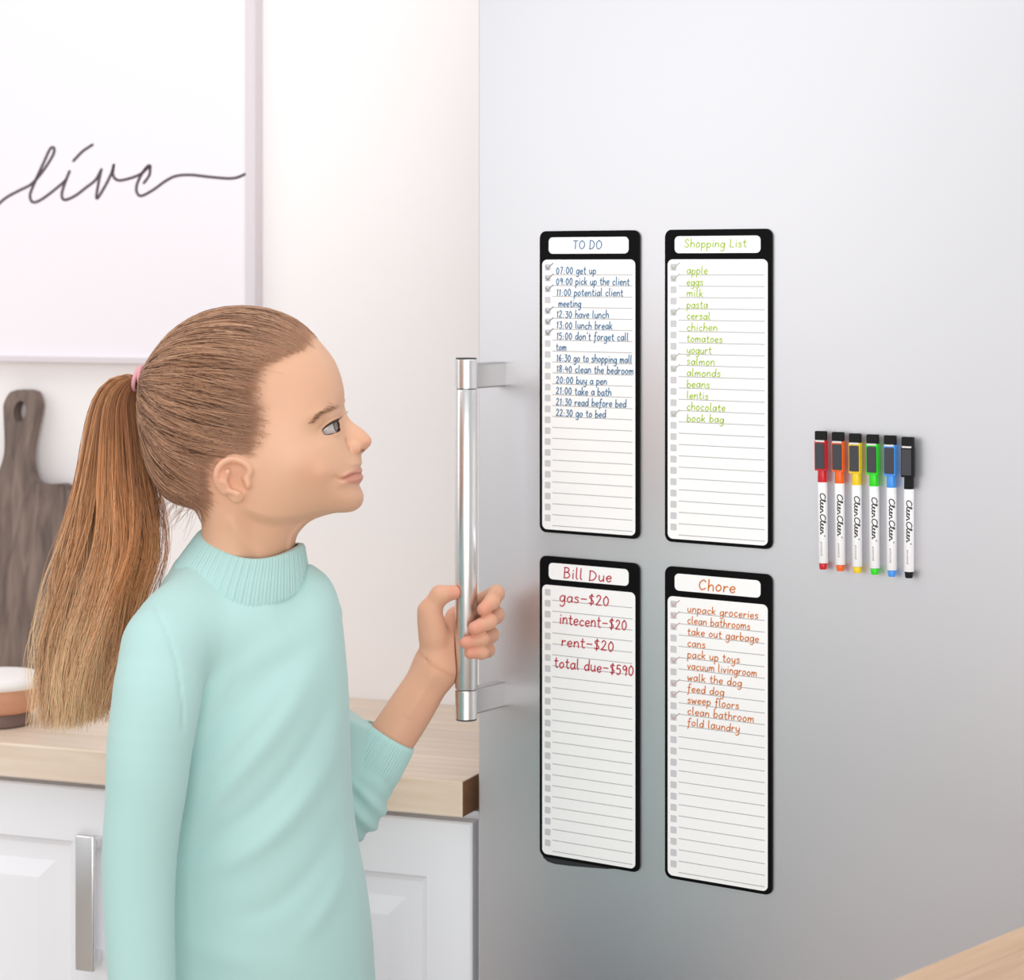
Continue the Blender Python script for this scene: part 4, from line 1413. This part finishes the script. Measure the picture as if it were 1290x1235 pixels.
# ------------------------------------------------------------------ hair drawn back to the tie
HB1, HB2, HB3 = np.array(srgb(152, 109, 82)), np.array(srgb(212, 167, 134)), np.array(srgb(98, 66, 48))
capf = G_face + (.0040 - .0038 * sstep(0, -22, sR_))[:, None, :].astype(np.float32)
capf = smax(capf, ((sR_ + 26) * KG)[:, None, :].astype(np.float32), .003)
cv, cfc = surface_nets(capf, ORG, h)
cap = (cv, cfc, np.broadcast_to((HB1 * .8 + HB3 * .2), (len(cv), 3)))
CEN = np.array([(290 - CX) * KG, YG, CAMZ - (512 - YH) * KG])
TIE = np.array([(179 - CX) * KG, YG, CAMZ - (480 - YH) * KG])
hl = cat_rom(HAIRLINE, 12)
K = 18


def scalp_strands(n, lift, r0, inner, lim=None):
    i = RNG.integers(0, lim or len(hl), n)
    st_ = hl[i] + RNG.normal(0, 2.0, (n, 2))
    if inner:
        tt = RNG.random(n)[:, None] * .75
        st_ = st_ + (np.array([[185, 480]]) - st_) * tt
        st_ = st_ + RNG.normal(0, 6, (n, 2))
    else:
        dd_ = np.array([[185, 480]]) - st_
        st_ = st_ + dd_ / np.linalg.norm(dd_, axis=1)[:, None] * (RNG.gamma(2.0, np.where((st_[:, 0] > 300) & (st_[:, 1] > 455), 15.0, 8.0)) - 6.0)[:, None]
    sg = np.where(RNG.random(n) < .62, -1.0, 1.0)
    S = np.zeros((n, 3))
    a = on_side(st_[:, 0], st_[:, 1], -1)
    S[:, 0], S[:, 2] = a[:, 0], a[:, 2]
    S[:, 1] = YG + sg * np.abs(a[:, 1] - YG)
    # strands starting at the very top edge spread over the crown
    d0 = S - CEN; d0 /= np.linalg.norm(d0, axis=1)[:, None]
    tgt = TIE + RNG.normal(0, 1, (n, 3)) * np.array([.001, .006, .0055])
    d1 = tgt - CEN; d1 /= np.linalg.norm(d1, axis=1)[:, None]
    om = np.arccos(np.clip((d0 * d1).sum(1), -.999, .999))[:, None]
    t = np.linspace(0, 1, K)
    D = (np.sin((1 - t)[None, :, None] * om[:, None, :]) * d0[:, None, :] + np.sin(t[None, :, None] * om[:, None, :]) * d1[:, None, :]) / np.sin(om)[:, None, :]
    sag = RNG.normal(-.05, .045, n)[:, None] * np.sin(math.pi * t)[None, :]
    D[:, :, 2] += sag
    D /= np.linalg.norm(D, axis=2, keepdims=True)
    rad = np.linspace(.03, .125, 90)
    pts = CEN + D[:, :, None, :] * rad[None, None, :, None]
    g = trilin(G_face, ORG, h, pts)
    neg = g < 0
    k = 89 - np.argmax(neg[:, :, ::-1], 2)
    k = np.clip(k, 0, 88)
    ga = np.take_along_axis(g, k[..., None], 2)[..., 0]; gb = np.take_along_axis(g, (k + 1)[..., None], 2)[..., 0]
    fr_ = np.clip(ga / (ga - gb + 1e-9), 0, 1)
    rr = rad[k] + fr_ * (rad[1] - rad[0])
    lf_ = (lift * RNG.random((n, 1)) + .0004) * np.sin(np.clip(t * 2.5, 0, 1) * math.pi / 2)[None, :] + .0003
    ph_ = RNG.random((n, 1)) * 6.28
    lf_ = lf_ + .0004 * np.sin(t[None, :] * 9 + ph_)
    pts = CEN + D * (rr + lf_)[..., None]
    tone = RNG.random((n, 1)) ** 1.3
    band = .5 + .5 * np.sin(i[:, None] * .35 + RNG.normal(0, .5, (n, 1)))
    c = HB1[None, None] * (1 - tone[..., None]) + (HB2 if True else 0)[None, None] * tone[..., None]
    c = np.broadcast_to(c, (n, K, 3)).copy()
    dk = (RNG.random((n, 1)) < .22)[..., None]
    c = np.where(dk, HB3[None, None], c)
    c *= (.82 + .3 * band)[..., None]
    fade = sstep(0, .24, t)[None, :, None]
    c = c * (.25 + .75 * fade) + np.array(srgb(206, 158, 126)) * .75 * (1 - fade)
    rad_ = r0 * (.55 + .7 * RNG.random((n, 1))) * (.22 + .78 * sstep(0, .30, t))[None, :]
    return strands(pts, rad_, c)


parts = [cap, scalp_strands(4200, .0016, .00036, False), scalp_strands(3400, .0022, .00040, True), scalp_strands(900, .0014, .00036, False, 20)]
# loose wisps at the nape and crown
n = 60
p0 = np.stack([RNG.uniform(215, 262, n), RNG.uniform(618, 640, n)], 1)
a = on_side(p0[:, 0], p0[:, 1] - 6, -1)
t = np.linspace(0, 1, 9)
dr = np.stack([RNG.uniform(-.032, .004, n), RNG.normal(0, .006, n), RNG.uniform(-.040, -.010, n)], 1)
pts = a[:, None, :] + dr[:, None, :] * t[None, :, None] + np.array([-.010, 0, .006])[None, None] * (t ** 2)[None, :, None] * RNG.random((n, 1, 1))
parts.append(strands(pts, np.broadcast_to(np.linspace(.00018, .00007, 9), (n, 9)), np.broadcast_to(HB1, (n, 9, 3))))
n = 90
i = RNG.integers(0, 130, n)
st_ = hl[i]
a = on_side(st_[:, 0], st_[:, 1], -1) + np.array([0, -.0005, 0])
dr = np.stack([RNG.uniform(-.03, -.004, n), RNG.normal(0, .002, n), RNG.uniform(-.002, .012, n)], 1)
pts = a[:, None, :] + dr[:, None, :] * t[None, :, None]
pts[:, :, 2] += .004 * np.sin(t * math.pi)[None, :]
parts.append(strands(pts, np.broadcast_to(np.linspace(.00016, .00007, 9), (n, 9)), np.broadcast_to(HB2, (n, 9, 3))))
hvv = join(parts)
mesh_np('hair', hvv[0], hvv[1], M['hair'], person, hvv[2])

# ------------------------------------------------------------------ ponytail
# centre line and half width in photo pixels by distance along the tail
CL = np.array([(178, 480, 7, .007), (166, 477, 9, .011), (152, 489, 19, .017), (144, 512, 28, .022), (143, 553, 37, .026), (143, 600, 46, .029), (142, 650, 57, .031), (135, 700, 63, .031),
               (120, 756, 59, .029), (108, 805, 57, .027), (101, 850, 53, .024), (97, 890, 48, .020), (92, 922, 44, .016)], float)
YP = YG + .012


def tail(n, K=34, spread=1.0, r0=.00042, stray=False):
    a = RNG.random(n) * 2 * math.pi
    rr = np.sqrt(RNG.random(n)) * spread
    if stray: rr = .95 + .25 * RNG.random(n)
    cx_, cy_ = rr * np.cos(a), rr * np.sin(a)
    cl = cat_rom(CL, 10)
    L = np.concatenate([[0], np.cumsum(np.linalg.norm(np.diff(cl[:, :2], axis=0), axis=1))]); L /= L[-1]
    end = np.clip(1 - np.abs(RNG.normal(0, .09, n)) - .03 * np.clip(cx_, 0, 1) - .22 * (RNG.random(n) < .18) * RNG.random(n), .45, 1.0)
    t = np.linspace(0, 1, K)[None, :] * end[:, None]
    c4 = [np.interp(t, L, cl[:, k]) for k in range(4)]
    # locks: strands of a lock wander together
    lock = np.floor((cx_ + 1) * 5) + 11 * np.floor((cy_ + 1) * 2.5)
    lp = np.sin(lock * 12.9898) * 43758.5453; lp = lp - np.floor(lp)
    lp2 = np.sin(lock * 78.233) * 12543.123; lp2 = lp2 - np.floor(lp2)
    wob = .20 * np.sin(t * (5 + 4 * lp[:, None]) + lp2[:, None] * 6.28) * t + .05 * np.sin(t * 22 + RNG.random((n, 1)) * 6.28) * t
    fray = RNG.normal(0, .22, (n, 1)) * np.clip(t - .62, 0, 1) ** 1.4 * 3
    px = c4[0] + c4[2] * (cx_[:, None] + wob + fray) * (1 - .10 * np.clip(t - .9, 0, 1))
    py = c4[1] - 4 * (cx_[:, None] * 0) + RNG.normal(0, 2, (n, 1)) * t
    # near the tie the tail lifts over: outer strands ride higher
    lift = np.exp(-((t - .06) / .05) ** 2)
    py = py - lift * 7 * np.clip(-cx_[:, None], -1, 1)
    d = YP + c4[3] * (cy_[:, None] + .25 * np.sin(t * (6 + 3 * lp2[:, None]) + lp[:, None] * 6.28) * t)
    d = d + RNG.normal(0, .0012, (n, 1)) * t
    pts = np.stack([(px - CX) * KG, d, CAMZ - (py - YH) * KG], -1)
    rootc, mid, tipc, dark = np.array(srgb(160, 108, 72)), np.array(srgb(226, 160, 106)), np.array(srgb(255, 212, 168)), np.array(srgb(112, 68, 42))
    tone = np.clip(RNG.normal(0, .12, (n, 1)) + .30 * (lp[:, None] - .5) - .25 * np.clip(cx_[:, None], -.2, 1), -.4, .4)
    q = np.clip(t * 1.15 + tone, 0, 1)[..., None]
    c = np.where(q < .45, rootc + (mid - rootc) * (q / .45), mid + (tipc - mid) * ((q - .45) / .55))
    dk = ((RNG.random((n, 1)) < .16) | ((lp2[:, None] < .2) & (RNG.random((n, 1)) < .5)))[..., None] * (1 - t[..., None] * .6)
    c = c * (1 - .6 * dk) + dark * .6 * dk
    c *= (1 + RNG.normal(0, .12, (n, 1, 1))) * (.80 + .36 * lp2[:, None, None])
    rad = r0 * (.6 + .7 * RNG.random((n, 1))) * (1 - .6 * np.linspace(0, 1, K) ** 2)[None, :]
    return strands(pts, rad, np.clip(c, 0, 1))


tp = join([tail(5200), tail(320, stray=True, r0=.00022)])
mesh_np('ponytail', tp[0], tp[1], M['hair'], person, tp[2])

# hair tie: two wound loops
bmx = []
for off, rr_, tl in ((-.0035, .0098, .25), (.0015, .0105, -.1)):
    th = np.linspace(0, 2 * math.pi, 40)
    c = np.array([(177.5 - CX) * KG + off, YP - .006, CAMZ - (478 - YH) * KG])
    pts = np.stack([c[0] + tl * rr_ * np.sin(th) + .25 * rr_ * np.cos(th), c[1] + rr_ * np.cos(th), c[2] + rr_ * 1.1 * np.sin(th)], -1)
    bmx.append(strands(pts[None], np.full((1, 40), .0021), np.zeros((1, 40, 3)), 10))
lv, lf, _ = join(bmx)
mesh_np('hair_tie', lv, lf, M['tie'], person)

# ------------------------------------------------------------------ trousers and shoes, below the picture
h5 = .005
tx_ = np.arange(bc - .17, bc + .17, h5); ty_ = np.arange(YG - .19, YG + .19, h5); tz_ = np.arange(.02, .75, h5)
X5 = tx_[:, None, None]; Y5 = ty_[None, :, None]; Z5 = tz_[None, None, :]
tr = ellip(X5, Y5, Z5, (bc, YG, .66), (.105, .105, .085))
for sg in (-1, 1):
    tr = smin(tr, chain(X5, Y5, Z5, [((bc, YG + sg * .05, .63), .082), ((bc + .01, YG + sg * .055, .36), .055), ((bc - .005, YG + sg * .055, .09), .048)], .02), .03)
tr = smax(tr, .075 - Z5, .004)
trv, trf = surface_nets(tr, np.array([tx_[0], ty_[0], tz_[0]]), h5)
mesh_np('trousers', trv, trf, M['trousers'], person)
for sg in (-1, 1):
    sx = np.arange(bc - .09, bc + .2, .005); sy = np.arange(YG + sg * .055 - .06, YG + sg * .055 + .06, .005); sz = np.arange(-.01, .13, .005)
    X6 = sx[:, None, None]; Y6 = sy[None, :, None]; Z6 = sz[None, None, :]
    s_ = smin(capsule(X6, Y6, Z6, (bc - .02, YG + sg * .055, .035), (bc + .12, YG + sg * .06, .022), .038, .034), capsule(X6, Y6, Z6, (bc - .01, YG + sg * .055, .03), (bc - .01, YG + sg * .055, .085), .036, .032), .03)
    s_ = smax(s_, .001 - Z6, .004)
    a_, b_ = surface_nets(s_, np.array([sx[0], sy[0], sz[0]]), .005)
    mesh_np('shoe', a_, b_, M['shoe'], person)
